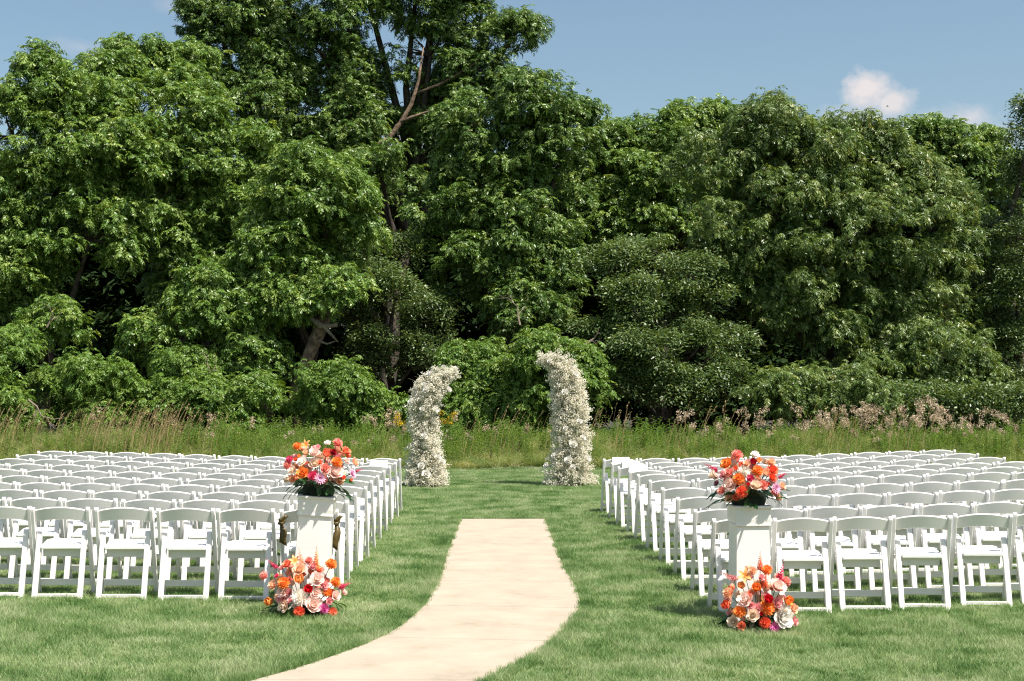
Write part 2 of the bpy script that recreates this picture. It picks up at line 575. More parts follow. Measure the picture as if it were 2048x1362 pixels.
def scatter(name, pts, rot, scl, meshes, label, cat, parent=None, idx=None, coll=None):
    me = bpy.data.meshes.new(name)
    me.vertices.add(len(pts))
    me.vertices.foreach_set('co', np.ascontiguousarray(pts, np.float32).ravel())
    a = me.attributes.new('rot', 'FLOAT_VECTOR', 'POINT'); a.data.foreach_set('vector', np.ascontiguousarray(rot, np.float32).ravel())
    a = me.attributes.new('scl', 'FLOAT_VECTOR', 'POINT'); a.data.foreach_set('vector', np.ascontiguousarray(scl, np.float32).ravel())
    a = me.attributes.new('idx', 'INT', 'POINT'); a.data.foreach_set('value', (rng.integers(0, len(meshes), len(pts)) if idx is None else idx).astype(np.int32))
    o = link(name, me, parent)
    tag(o, label, cat, kind='stuff')
    c = coll or tmpl_collection(name + '_kinds', meshes)
    ng = bpy.data.node_groups.new(name + '_scatter', 'GeometryNodeTree')
    ng.interface.new_socket('Geometry', in_out='INPUT', socket_type='NodeSocketGeometry')
    ng.interface.new_socket('Geometry', in_out='OUTPUT', socket_type='NodeSocketGeometry')
    gi = ng.nodes.new('NodeGroupInput'); go = ng.nodes.new('NodeGroupOutput')
    ci = ng.nodes.new('GeometryNodeCollectionInfo')
    ci.inputs['Collection'].default_value = c
    ci.inputs['Separate Children'].default_value = True
    ci.inputs['Reset Children'].default_value = True
    ip = ng.nodes.new('GeometryNodeInstanceOnPoints')
    ip.inputs['Pick Instance'].default_value = True

    def na(attr, typ):
        q = ng.nodes.new('GeometryNodeInputNamedAttribute')
        q.data_type = typ
        q.inputs['Name'].default_value = attr
        return q.outputs['Attribute']
    ng.links.new(gi.outputs[0], ip.inputs['Points'])
    ng.links.new(ci.outputs[0], ip.inputs['Instance'])
    ng.links.new(na('idx', 'INT'), ip.inputs['Instance Index'])
    ng.links.new(na('rot', 'FLOAT_VECTOR'), ip.inputs['Rotation'])
    ng.links.new(na('scl', 'FLOAT_VECTOR'), ip.inputs['Scale'])
    ng.links.new(ip.outputs[0], go.inputs[0])
    md = o.modifiers.new('scatter', 'NODES')
    md.node_group = ng
    return o


def blades(nb, area, hmin, hmax, w, lean, seg=2, r=rng, base_r=None):
    """tuft of tapered blades -> (V, tri/quad padded as quads)"""
    V, Qs, rn = [], [], []
    for _ in range(nb):
        if base_r is None:
            bx, by = r.uniform(-area, area, 2)
        else:
            q = sqrt(r.random()) * base_r; aa = r.uniform(0, 2 * pi); bx, by = q * cos(aa), q * sin(aa)
        h = r.uniform(hmin, hmax); a = r.uniform(0, 2 * pi); le = r.uniform(0.1, lean) * h
        fa = r.uniform(0, pi)
        wx, wy = cos(fa) * w / 2 * r.uniform(.7, 1.2), sin(fa) * w / 2
        base = len(V)
        for s in range(seg + 1):
            t = s / seg
            k_ = (1 - t ** 1.5) if s < seg else 0.12
            cxp = bx + cos(a) * le * t ** 2; cyp = by + sin(a) * le * t ** 2
            z = h * (t - 0.18 * lean * t * t)
            V.append((cxp - wx * k_, cyp - wy * k_, z)); V.append((cxp + wx * k_, cyp + wy * k_, z))
        c_ = r.random()
        for s in range(seg):
            b0 = base + 2 * s
            Qs.append((b0, b0 + 1, b0 + 3, b0 + 2)); rn.append(c_)
    return np.array(V), np.array(Qs), np.array(rn)


turf = []
for i in range(7):
    V, Q, rn = blades(105, .075, .024, .056, .0040, 1.0, 2)
    turf.append(np_mesh('turf_tuft', V, Q, M['turf'], rn))
sp = 0.105
gx, gy = np.meshgrid(np.arange(LX0, LX1, sp), np.arange(6.2, 29.2, sp))
gx = gx.ravel() + rng.uniform(-.05, .05, gx.size); gy = gy.ravel() + rng.uniform(-.05, .05, gy.size)
keep = (np.abs(gx) < 0.40 * gy + 1.3) & (gy < lawn_end(gx))
gx, gy = gx[keep], gy[keep]
# keep tufts off the slabs (with a ragged margin)
cen = cl
inside = np.zeros(len(gx), bool)
mrg = 0.055
for dx, dy in ((mrg, 0), (-mrg, 0), (0, mrg), (0, -mrg)):
    inside |= in_poly(gx + dx, gy + dy, path_poly)
gx, gy = gx[~inside], gy[~inside]
# a second, tighter line of longer tufts along the path's edges
ex = []
for E, sgn in ((EL, -1), (ER, 1)):
    for i in range(NP - 1):
        d_ = E[i + 1] - E[i]; L_ = np.linalg.norm(d_)
        nrm = np.array([d_[1], -d_[0]]) / L_
        mid = cl[i] - E[i]
        if np.dot(nrm, mid) > 0:
            nrm = -nrm
        for t in np.arange(0, 1, 0.045 / L_):
            q = E[i] + d_ * t + nrm * (rng.uniform(.026, .080) + .012 * sin(i * 1.9 + t * 3))
            ex.append(q)
for t in np.arange(-.55, .55, .04):
    ex.append(np.array([t, 18.2 + rng.uniform(.05, .12)]))
ex = np.array(ex)
AX = np.concatenate([gx, ex[:, 0]]); AY = np.concatenate([gy, ex[:, 1]])
P3 = np.stack([AX, AY, gz(AX, AY) - .002], 1)
rot = np.zeros((len(P3), 3)); rot[:, 2] = rng.uniform(0, 2 * pi, len(P3)); rot[:, 0] = rng.normal(0, .06, len(P3)); rot[:, 1] = rng.normal(0, .06, len(P3))
hn = 0.95 + 0.25 * np.sin(AX * 2.1 + np.sin(AY * 1.7) * 1.3) * np.sin(AY * 1.4 + AX) + rng.normal(0, .1, len(AX))
hn = hn * np.where(rng.random(len(hn)) < .04, 1.5, 1.0)
scl = np.stack([np.ones(len(P3)), np.ones(len(P3)), np.clip(hn, .5, 1.7)], 1)
scl[len(gx):, 0:2] *= 0.75; scl[len(gx):, 2] *= 1.15
scatter('lawn_grass', P3, rot, scl, turf, 'short mown green lawn grass on both sides of the path', 'grass')


# ---- meadow strip
def cat_np(parts):
    V, Q, r_ = [], [], []
    b = 0
    for (v, q, rr) in parts:
        V.append(v); Q.append(q + b); r_.append(rr); b += len(v)
    return np.vstack(V), np.vstack(Q), np.concatenate(r_)


def leafy_stem(h, nl, ll, lw, r):
    V, Q, rn = [], [], []
    a0 = r.uniform(0, 2 * pi); le = r.uniform(0, .18) * h
    cx = lambda t: (cos(a0) * le * t * t, sin(a0) * le * t * t, h * t)
    for i in range(3):
        p0, p1 = np.array(cx(i / 3)), np.array(cx((i + 1) / 3))
        b = len(V); w = .006
        V += [p0 + (-w, 0, 0), p0 + (w, 0, 0), p1 + (w * .7, 0, 0), p1 + (-w * .7, 0, 0)]
        Q.append((b, b + 1, b + 2, b + 3)); rn.append(.4)
    for i in range(nl):
        t = .12 + .88 * i / nl
        p0 = np.array(cx(t)); a = i * 2.4 + r.uniform(-.4, .4)
        L = ll * (1.15 - .7 * t) * r.uniform(.8, 1.2)
        d = np.array((cos(a), sin(a), r.uniform(.25, .8))); d /= np.linalg.norm(d)
        s = np.array((-sin(a), cos(a), 0)) * lw * .5
        tip = p0 + d * L - np.array((0, 0, L * .25)); mid = p0 + d * L * .5
        b = len(V)
        V += [p0, mid + s, tip, mid - s]
        Q.append((b, b + 1, b + 2, b + 3)); rn.append(r.random())
    return np.array(V), np.array(Q), np.array(rn)


def fluff_head(cx, cy, cz, rad, hh, n_, r, size=.02):
    V, Q, rn = [], [], []
    for i in range(n_):
        a = r.uniform(0, 2 * pi); q = sqrt(r.random()) * rad; z = r.uniform(-hh, hh)
        p = np.array((cx + cos(a) * q, cy + sin(a) * q, cz + z))
        d1 = r.normal(0, 1, 3); d1 /= np.linalg.norm(d1); d2 = np.cross(d1, r.normal(0, 1, 3)); d2 /= np.linalg.norm(d2)
        s = size * r.uniform(.6, 1.3)
        b = len(V)
        V += [p - d1 * s, p + d2 * s * .6, p + d1 * s, p - d2 * s * .6]
        Q.append((b, b + 1, b + 2, b + 3)); rn.append(r.random())
    return np.array(V), np.array(Q), np.array(rn)


def stem_only(h, lx, ly, w, seg=4):
    V, Q = [], []
    for i in range(seg + 1):
        t = i / seg
        for s in (-1, 1):
            V.append((lx * t ** 2.2 + s * w * (1 - .6 * t), ly * t ** 2.2, h * (t - .1 * (abs(lx) / h) * t * t)))
    for i in range(seg):
        Q.append((2 * i, 2 * i + 1, 2 * i + 3, 2 * i + 2))
    return np.array(V), np.array(Q), np.full(seg, .5)


mead = [np_mesh('meadow_tuft', *(lambda t: (t[0], t[1]))(b_), M['mead'], b_[2]) for b_ in [blades(52, 0, .18, .72, .012, 1.5, 3, base_r=.2) for _ in range(6)]]
npt = 5200
X = rng.uniform(-16, 16, npt)
Yd = lawn_end(X) + .1 + rng.power(1.0, npt) * 6.2
hs = .55 + .55 * smooth(0, 3.5, Yd - lawn_end(X)) + rng.normal(0, .1, npt)
hs *= 1 + .12 * np.sin(X * 1.1) + .10 * np.sin(X * 2.7 + 2)
hs *= 1 - .25 * np.exp(-((X + .2) / 2.0) ** 2)
rot = np.zeros((npt, 3)); rot[:, 2] = rng.uniform(0, 6.28, npt)
scl = np.stack([np.ones(npt), np.ones(npt), np.clip(hs, .3, 1.5)], 1)
scatter('meadow_grass', np.stack([X, Yd, np.zeros(npt) - .02], 1), rot, scl, mead, 'tall unmown meadow grass between the lawn and the trees', 'grass')

wd = []
for _ in range(6):
    v, q, rr = cat_np([(lambda t, o: (t[0] + o, t[1], t[2]))(leafy_stem(rng.uniform(.6, .95), 26, .15, .03, rng), np.array((rng.uniform(-.18, .18), rng.uniform(-.18, .18), 0))) for _ in range(4)])
    wd.append(np_mesh('leafy_weed', v, q, M['weed'], rr))
X = np.concatenate([rng.uniform(-16, 16, 1500), rng.normal(-4.6, 1.2, 170), rng.normal(3.3, .8, 60), rng.normal(9, 2.5, 200)])
npt = len(X)
Yd = lawn_end(X) + .3 + rng.random(npt) * 5.4
rot = np.zeros((npt, 3)); rot[:, 2] = rng.uniform(0, 6.28, npt)
s_ = rng.uniform(.45, 1.12, npt) * np.clip(.5 + .2 * (Yd - lawn_end(X)), .5, 1)
scatter('meadow_weeds', np.stack([X, Yd, np.zeros(npt)], 1), rot, np.stack([s_] * 3, 1), wd, 'leafy green goldenrod stalks standing among the meadow grass', 'weeds')

fl = []
for _ in range(6):
    parts = []
    for _k in range(3):
        lx, ly = rng.uniform(-.2, .2, 2); h = rng.uniform(.95, 1.25)
        v, q, rr = fluff_head(lx, ly, h, .085, .08, 46, rng, .022)
        parts.append((v, q, rr))
    v, q, rr = cat_np(parts)
    fl.append(np_mesh('seed_head', v, q, M['fluff'], rr))
X = np.concatenate([rng.uniform(3.6, 14.5, 85), rng.normal(9.3, .9, 26), rng.normal(-2.8, .9, 16), rng.normal(1.0, 1.2, 12), rng.normal(-6, 1.5, 12), rng.normal(12, .8, 14)])
npt = len(X)
Yd = lawn_end(X) + 1.4 + rng.random(npt) * 3.9
rot = np.zeros((npt, 3)); rot[:, 2] = rng.uniform(0, 6.28, npt)
s_ = rng.uniform(.5, 1.15, npt) * (0.80 + .2 * smooth(4, 9, X))
scatter('meadow_seed_heads', np.stack([X, Yd, np.zeros(npt)], 1), rot, np.stack([s_] * 3, 1), fl, 'pale pink fluffy seed heads above the meadow grass', 'seed heads')

dr = []
for _ in range(6):
    parts = []
    for _k in range(3):
        h = rng.uniform(.9, 1.35); lx = rng.uniform(.05, .45); ly = rng.uniform(-.1, .1)
        v, q, rr = stem_only(h, lx, ly, .006)
        o_ = np.array((rng.uniform(-.2, .2), rng.uniform(-.2, .2), 0))
        parts.append((v + o_, q, rr))
        tip = v[-1]
        v2, q2, r2 = fluff_head(0, 0, 0, .010, .09, 12, rng, .016)
        v2[:, 0] += v2[:, 2] * .5
        parts.append((v2 + tip + o_ + (-.02, 0, -.05), q2, r2))
    v, q, rr = cat_np(parts)
    dr.append(np_mesh('dry_stem', v, q, M['dry'], rr))
X = np.concatenate([rng.normal(-9.0, .7, 45), rng.normal(-7.6, .35, 45), rng.normal(-11.2, .6, 22), rng.uniform(-13, -6, 30), rng.normal(7.6, .6, 16), rng.normal(4.4, .5, 8), rng.uniform(-3, 14, 40), rng.normal(0, 1.5, 10)])
npt = len(X)
Yd = lawn_end(X) + .6 + rng.random(npt) * 3.2
rot = np.zeros((npt, 3)); rot[:, 2] = rng.normal(0, .5, npt)
s_ = rng.uniform(.7, 1.1, npt)
scatter('dry_meadow_stalks', np.stack([X, Yd, np.zeros(npt)], 1), rot, np.stack([s_] * 3, 1), dr, 'straw coloured dry grass stalks rising from the meadow', 'dry grass')

# two clumps of yellow goldenrod beside the left flower pillar
for (px, dd, h, lab) in ((888, 31.0, 1.12, 'small yellow goldenrod plant right of the left white flower pillar'),
                         (806, 31.6, 1.0, 'small yellow goldenrod plant left of the left white flower pillar')):
    x = (px - VX) / FPX * dd
    root = empty('goldenrod', (x, dd, 0)); tag(root, lab, 'wildflower', 'goldenrod plants in the meadow')
    st = cat_np([(lambda t, o: (t[0] + o, t[1], t[2]))(leafy_stem(h * rng.uniform(.8, 1), 22, .13, .022, rng), np.array((rng.uniform(-.2, .2), rng.uniform(-.1, .1), 0))) for _ in range(6)])
    link('stem', np_mesh('goldenrod_stem', st[0], st[1], M['weed'], st[2]), root)
    bl = cat_np([fluff_head(rng.uniform(-.25, .25), rng.uniform(-.1, .1), h * rng.uniform(.8, 1.05), .07, .06, 40, rng, .02) for _ in range(8)])
    link('bloom', np_mesh('goldenrod_bloom', bl[0], bl[1], M['golden'], bl[2]), root)['kind'] = 'stuff'


# ------------------------------------------------------------------ trees
def compound_leaf(r, L, az_, el0, droop, pairs, ll, lw, o=(0, 0, 0)):
    V, Q, rn = [], [], []
    n_ = pairs + 2
    p = np.array(o, float); el = el0
    pts, tan = [p.copy()], []
    for i in range(n_):
        d = np.array((cos(el) * cos(az_), cos(el) * sin(az_), sin(el)))
        p = p + d * L / n_
        pts.append(p.copy()); tan.append(d)
        el -= droop / n_
    side = np.array((-sin(az_), cos(az_), 0))
    c0 = r.random()
    for i in range(1, n_ + 1):
        t = i / n_
        sz = ll * (0.75 + .5 * sin(pi * t)) * r.uniform(.85, 1.15)
        tg = tan[i - 1]
        up = np.cross(tg, side)
        if up[2] < 0:
            up = -up
        opts = ((1, -1) if i < n_ else (0,))
        for s in opts:
            d = side * s * .86 + tg * (.45 if s else 1.0) - np.array((0, 0, r.uniform(.15, .9))) + r.normal(0, .15, 3)
            d /= np.linalg.norm(d)
            wv = np.cross(d, up); wv /= (np.linalg.norm(wv) + 1e-9)
            nn = np.cross(wv, d); ra_ = r.normal(0, .6); wv = wv * cos(ra_) + nn * sin(ra_)
            b = pts[i]
            fold = up * lw * .18
            k_ = len(V)
            V += [b, b + d * sz * .45 + wv * lw * .5 - fold, b + d * sz, b + d * sz * .45 - wv * lw * .5 - fold]
            Q.append((k_, k_ + 1, k_ + 2, k_ + 3))
            rn.append(np.clip(.65 * c0 + .35 * r.random(), 0, 1))
    return np.array(V), np.array(Q), np.array(rn)


def shoot_pinnate(up, r, nl, L, droop, pairs, ll, lw):
    parts = []
    for i in range(nl):
        if up:
            a = 2 * pi * i / nl + r.uniform(-.4, .4); e = r.uniform(.2, .9)
        else:
            a = r.uniform(-1.9, 1.9); e = r.uniform(-.3, .9)
        parts.append(compound_leaf(r, L * r.uniform(.75, 1.15), a, e, droop * r.uniform(.7, 1.2), pairs, ll, lw, r.uniform(-.16, .16, 3)))
    return cat_np(parts)


def shoot_simple(up, r, nl, size, ratio):
    V, Q, rn = [], [], []
    for i in range(nl):
        a = r.uniform(0, 2 * pi) if up else r.uniform(-2.0, 2.0)
        rad = r.uniform(.05, .36)
        b = np.array((cos(a) * rad, sin(a) * rad, r.uniform(-.05, .22) - rad * .3))
        az_ = a + r.uniform(-.9, .9); el = r.uniform(-.9, .5)
        d = np.array((cos(el) * cos(az_), cos(el) * sin(az_), sin(el)))
        wv = np.cross(d, (0, 0, 1)) + r.normal(0, .4, 3); wv /= np.linalg.norm(wv)
        s = size * r.uniform(.7, 1.25)
        k_ = len(V)
        V += [b, b + d * s * .45 + wv * s * ratio * .5, b + d * s, b + d * s * .45 - wv * s * ratio * .5]
        Q.append((k_, k_ + 1, k_ + 2, k_ + 3)); rn.append(r.random())
    return np.array(V), np.array(Q), np.array(rn)


tr = np.random.default_rng(5)
STY = {}
STY['pinnate'] = ([shoot_pinnate(True, tr, 6, .42, 1.7, 6, .115, .043) for _ in range(9)], [shoot_pinnate(False, tr, 6, .42, 1.8, 6, .115, .043) for _ in range(10)])
STY['droop'] = ([shoot_pinnate(True, tr, 6, .40, 2.1, 6, .12, .036) for _ in range(9)], [shoot_pinnate(False, tr, 6, .42, 2.2, 6, .12, .036) for _ in range(10)])
STY['simple'] = ([shoot_simple(True, tr, 46, .10, .48) for _ in range(6)], [shoot_simple(False, tr, 46, .10, .48) for _ in range(6)])
STY['coarse'] = ([shoot_simple(True, tr, 18, .26, .55) for _ in range(5)], [shoot_simple(False, tr, 18, .26, .55) for _ in range(5)])


SHOOTS = {}


def shoot_kinds(style, mat):
    """collection of shoot meshes (upright ones first) for one kind of foliage"""
    if (style, mat) not in SHOOTS:
        ups, sides = STY[style]
        ms = [np_mesh('shoot', v, q, M[mat], rr) for (v, q, rr) in ups + sides]
        SHOOTS[(style, mat)] = (ms, tmpl_collection('shoots_%s_%s' % (style, mat), ms), len(ups), len(sides))
    return SHOOTS[(style, mat)]


def foliage(name, S, dirs, style, mat, scale, parent, label=None, cat=None):
    ms, c, nu, nsd = shoot_kinds(style, mat)
    n_ = len(S)
    up = dirs[:, 2] > .62
    idx = np.where(up, rng.integers(0, nu, n_), nu + rng.integers(0, nsd, n_))
    rot = np.zeros((n_, 3))
    rot[:, 0] = rng.normal(0, .22, n_); rot[:, 1] = rng.normal(0, .22, n_)
    rot[:, 2] = np.where(up, rng.uniform(0, 2 * pi, n_), np.arctan2(dirs[:, 1], dirs[:, 0]) + rng.normal(0, .3, n_))
    s1 = scale * rng.uniform(.75, 1.2, n_)
    return scatter(name, S, rot, np.stack([s1] * 3, 1), ms, label, cat, parent, idx, c)


def W(px, py, d):
    return np.array(((px - VX) / FPX * d, d, CAMH + (HY - py) / FPX * d))


tri_total = 0


def fib(n_):
    i = np.arange(n_) + .5
    ph = np.arccos(1 - 2 * i / n_); th = pi * (1 + 5 ** .5) * i
    return np.stack([np.cos(th) * np.sin(ph), np.sin(th) * np.sin(ph), np.cos(ph)], 1)


def grow_tree(name, label, cat, d, lobes, style, mat, trunk_px, trunk_r=.22, dens=1.12, scale=1.0, group=None, bark='bark_dark', extra_limbs=(), rc=.56, ns=13, inner=.12, trunk_base=None, kind=None):
    global tri_total
    if trunk_base is None:
        trunk_base = np.array(((trunk_px - VX) / FPX * d, d + .8, -.1))
    L = []
    for lb in lobes:
        px, py, rx, ry = lb[:4]
        dd = d + (lb[4] if len(lb) > 4 else 0) + rng.uniform(-.5, .5)
        c = W(px, py, dd)
        ax, az_ = rx * dd / FPX, ry * dd / FPX
        L.append((c, np.array((ax, .85 * (ax + az_) / 2, az_))))
    clumps, cdirs = [], []
    for li, (c, ra) in enumerate(L):
        mr = ra.mean()
        n_ = int(dens * 4 * pi * mr * mr / (1.45 * rc * rc)) + 6
        dirs = fib(n_) + rng.normal(0, .22, (n_, 3))
        dirs /= np.linalg.norm(dirs, axis=1)[:, None]
        keep = (dirs[:, 1] < .25) | (rng.random(n_) < .3)
        keep &= (dirs[:, 2] > -.75)
        dirs = dirs[keep]
        fac = rng.uniform(.46, .97, len(dirs)) + (rng.random(len(dirs)) < .13) * .24
        P = c + dirs * ra * fac[:, None]
        ok = np.ones(len(P), bool)
        for lj, (c2, r2) in enumerate(L):
            if lj != li:
                ok &= (np.linalg.norm((P - c2) / r2, axis=1) > .55)
        P, dirs = P[ok], dirs[ok]
        ni = int(len(P) * inner)
        if ni:
            di = rng.normal(0, 1, (ni, 3)); di /= np.linalg.norm(di, axis=1)[:, None]
            P = np.vstack([P, c + di * ra * rng.uniform(.2, .65, (ni, 1))]); dirs = np.vstack([dirs, di])
        # leaders standing clear of the crown
        if style != 'coarse':
            for _ in range(3):
                dv = np.array((rng.normal(0, .75), rng.normal(-.2, .5), 1.0)); dv /= np.linalg.norm(dv)
                for t in (.85, 1.0, 1.15, 1.28)[:rng.integers(2, 5)]:
                    P = np.vstack([P, (c + dv * ra * t)[None]]); dirs = np.vstack([dirs, (dv * .3)[None]])
        clumps.append(P); cdirs.append(dirs)
    P = np.vstack(clumps); D = np.vstack(cdirs)
    hole = np.sin(1.9 * P[:, 0] + 1.3 * P[:, 2]) + np.sin(2.3 * P[:, 2] - 1.1 * P[:, 1] + 2) + np.sin(1.7 * P[:, 1] + 2.1 * P[:, 0] + .5)
    ok = (P[:, 2] > .35) & ((hole > -1.9) | (style == 'coarse'))
    P, D = P[ok], D[ok]
    # shoots: umbrella-like pads around each clump
    n_ = len(P)
    rcs = rc * rng.uniform(.45, 1.2, n_)
    rep = np.maximum(3, (ns * (rcs / rc) ** 2).astype(int))
    ci = np.repeat(np.arange(n_), rep)
    sdir = rng.normal(0, 1, (len(ci), 3)); sdir[:, 2] = sdir[:, 2] * .72 + .40
    sdir += D[ci] * .7
    sdir /= np.linalg.norm(sdir, axis=1)[:, None]
    S = P[ci] + sdir * (rcs[ci] * rng.uniform(.45, 1.0, len(ci)))[:, None] * np.array((1, 1, .85))
    S[:, 2] = np.maximum(S[:, 2], .25)
    fs_ = scale * (.82 if style in ('pinnate', 'droop') else 1.0)
    tri_total += len(S)
    if kind == 'stuff':
        return foliage(name, S, sdir, style, mat, fs_, None, label, cat)
    root = empty(name, tuple(trunk_base))
    tag(root, label, cat, group)
    foliage('crown', S - trunk_base, sdir, style, mat, fs_, root)
    # trunk and limbs
    tb = MB()
    top = max(L, key=lambda k_: k_[0][2])[0]
    cm = np.mean([c for c, _ in L], axis=0)
    zt = top[2]
    axis = []
    for t in np.linspace(0, 1, 8):
        q_ = trunk_base * (1 - t) + np.array((cm[0] * .6 + top[0] * .4, max(cm[1], trunk_base[1] - .3) + .5, zt * .68)) * t
        q_ = q_ + np.array((rng.normal(0, .12), rng.normal(0, .1), 0)) * sin(pi * t)
        axis.append(q_)
    rad = [trunk_r * (1 - .9 * t) + .015 for t in np.linspace(0, 1, 8)]
    rad[0] *= 1.35
    tb.tube([a - trunk_base for a in axis], rad, 9)
    link('trunk', tb.mesh('trunk', M[bark], True), root)
    lm = MB()
    for (c, ra) in L:
        t0 = np.clip((c[2] - ra[2] * 1.2) / max(zt, 1), .12, .85)
        i = t0 * 7
        a = axis[int(i)] * (1 - i % 1) + axis[min(int(i) + 1, 7)] * (i % 1)
        mid = (a + c) / 2 + np.array((rng.normal(0, .15), 0, -.15 + rng.normal(0, .15)))
        r0 = min(trunk_r * .5, .03 + .03 * np.linalg.norm(c - a))
        lm.tube([p_ - trunk_base for p_ in (a, mid, c, c + (c - mid) * .2)], [r0, r0 * .7, r0 * .4, .012], 6)
        for _ in range(7):
            dv = rng.normal(0, 1, 3); dv[1] -= .5; dv[2] = abs(dv[2]); dv /= np.linalg.norm(dv)
            e = c + dv * ra * .72
            m2 = (c + e) / 2 + rng.normal(0, .12, 3)
            lm.tube([p_ - trunk_base for p_ in (c, m2, e)], [r0 * .38, r0 * .25, .008], 5)
    link('limbs', lm.mesh('limbs', M[bark], True), root)
    for (pl, rl, dl, bk) in extra_limbs:
        xb = MB()
        pts = [W(px, py, dl) - trunk_base for (px, py) in pl]
        xb.tube(pts, rl, 8)
        link('limb', xb.mesh('limb', M[bk], True), root)
    return root


GT = 'trees at the edge of the wood'
grow_tree('walnut_tree', 'broad bright green walnut tree filling the left edge above the chairs', 'tree', 39.5,
          [(110, 198, 92, 70), (25, 275, 105, 85), (70, 420, 135, 110), (190, 300, 125, 100), (10, 540, 100, 90), (180, 480, 100, 70), (110, 650, 58, 34, -1.5), (40, 625, 50, 30)],
          'pinnate', 'walnut_bright', 60, .24, group=GT)
grow_tree('walnut_tree', 'rounded bright walnut tree left of the tall twin trees, second from the left edge', 'tree', 41,
          [(335, 250, 150, 100), (228, 150, 32, 46, 2), (288, 130, 36, 36, 2), (375, 128, 46, 26, 3), (430, 330, 140, 110), (285, 420, 135, 105), (480, 450, 115, 105), (390, 555, 105, 70), (540, 570, 70, 75), (230, 220, 80, 80)],
          'pinnate', 'walnut_bright', 340, .26, group=GT)
grow_tree('walnut_tree', 'tall walnut tree with a narrow top just left of the tallest tree', 'tree', 47,
          [(430, 40, 45, 35), (490, 10, 50, 50), (545, 85, 65, 70), (480, 100, 85, 70), (520, 210, 100, 95), (590, 210, 45, 80), (440, 170, 80, 70), (570, 330, 70, 80)],
          'pinnate', 'walnut', 520, .28, group=GT, inner=.12)
grow_tree('walnut_tree', 'tallest walnut tree with bare forking limbs showing, its top cut by the frame', 'tree', 47,
          [(680, 20, 78, 70), (650, 125, 48, 60), (705, 150, 60, 60), (690, 250, 75, 75), (830, -10, 105, 70), (925, 55, 62, 80), (1022, 75, 48, 45), (1010, 150, 50, 40), (860, 110, 75, 65), (935, 165, 65, 50),
           (705, 345, 75, 70), (640, 350, 60, 70), (760, 340, 60, 45, -1.5), (740, 225, 40, 45, .5), (860, 270, 50, 40, 1), (870, 210, 40, 40, 1), (720, -60, 120, 60), (880, -70, 120, 60), (800, 380, 80, 60, 1.5)],
          'pinnate', 'walnut', 760, .34, group=GT, inner=.1,
          extra_limbs=(([(765, 300), (775, 280), (788, 260), (806, 235), (822, 205), (836, 160), (846, 90)], [.07, .085, .09, .085, .07, .05, .02], 46.2, 'bark'),
                       ([(800, 243), (822, 232), (852, 222), (872, 214)], [.06, .05, .035, .015], 45.9, 'bark'),
                       ([(830, 185), (880, 165), (940, 130), (985, 98)], [.045, .045, .035, .015], 46.4, 'bark'),
                       ([(775, 275), (757, 285), (748, 292)], [.06, .05, .03], 45.9, 'bark')))
grow_tree('walnut_tree', 'full walnut tree right of the tallest tree, behind the flower pillars', 'tree', 41.5,
          [(1085, 205, 90, 50), (960, 255, 90, 65), (1020, 330, 120, 95), (1130, 290, 65, 70), (930, 420, 105, 90), (1060, 440, 110, 90), (970, 540, 100, 75), (1085, 560, 75, 65), (1050, 630, 70, 45, -1)],
          'pinnate', 'walnut', 1000, .28, group=GT)
grow_tree('walnut_tree', 'lower bright walnut tree in front of the tallest tree', 'tree', 38.5,
          [(640, 390, 100, 85), (610, 475, 110, 85), (690, 450, 60, 70), (560, 550, 85, 70), (480, 620, 80, 60), (620, 560, 70, 50), (672, 590, 46, 30, -2.2), (590, 610, 45, 36, -1)],
          'pinnate', 'walnut_bright', 590, .2, group=GT)
grow_tree('walnut_tree', 'lighter walnut tree with a ragged top right of the centre', 'tree', 44.5,
          [(1230, 290, 55, 36), (1335, 270, 40, 40), (1300, 350, 100, 70), (1428, 262, 36, 36), (1195, 360, 65, 70), (1340, 430, 110, 75), (1240, 470, 85, 65), (1410, 330, 50, 60)],
          'pinnate', 'walnut_bright', 1310, .24, group=GT, inner=.12)
grow_tree('drooping_walnut_tree', 'huge olive green walnut tree with drooping foliage filling the right side', 'tree', 39.5,
          [(1555, 258, 80, 54), (1480, 320, 95, 85), (1700, 285, 46, 44), (1765, 310, 40, 36), (1640, 340, 150, 90), (1800, 385, 105, 80), (1555, 450, 150, 105), (1740, 470, 150, 105), (1880, 450, 75, 115),
           (1620, 590, 140, 95), (1790, 610, 125, 105), (1880, 600, 65, 110), (1850, 715, 100, 60, -1), (1480, 520, 75, 85), (1700, 710, 90, 60, -.5), (1945, 755, 45, 38, -1)],
          'droop', 'walnut_olive', 1690, .34, group=GT)
grow_tree('walnut_tree', 'thin topped walnut tree behind the right end of the huge drooping one', 'tree', 49,
          [(1838, 280, 28, 26), (1905, 275, 40, 24), (1950, 335, 55, 45), (1870, 340, 55, 36), (1975, 292, 18, 20), (1960, 400, 60, 60)],
          'pinnate', 'walnut_bright', 1910, .22, group=GT, inner=.1)
grow_tree('dark_leafed_tree', 'dark small leafed tree cut by the right edge of the picture', 'tree', 40,
          [(2070, 270, 36, 55), (2045, 360, 40, 45), (2015, 440, 42, 45, .5), (2060, 480, 40, 50, -.5), (1995, 540, 45, 40), (2040, 590, 50, 45, -.8), (1985, 650, 50, 42), (2045, 700, 55, 45, -.6), (1985, 770, 60, 36, -.5), (2060, 790, 50, 40)],
          'simple', 'greyleaf', 2060, .22, group=GT, rc=.38, dens=.55, ns=8)
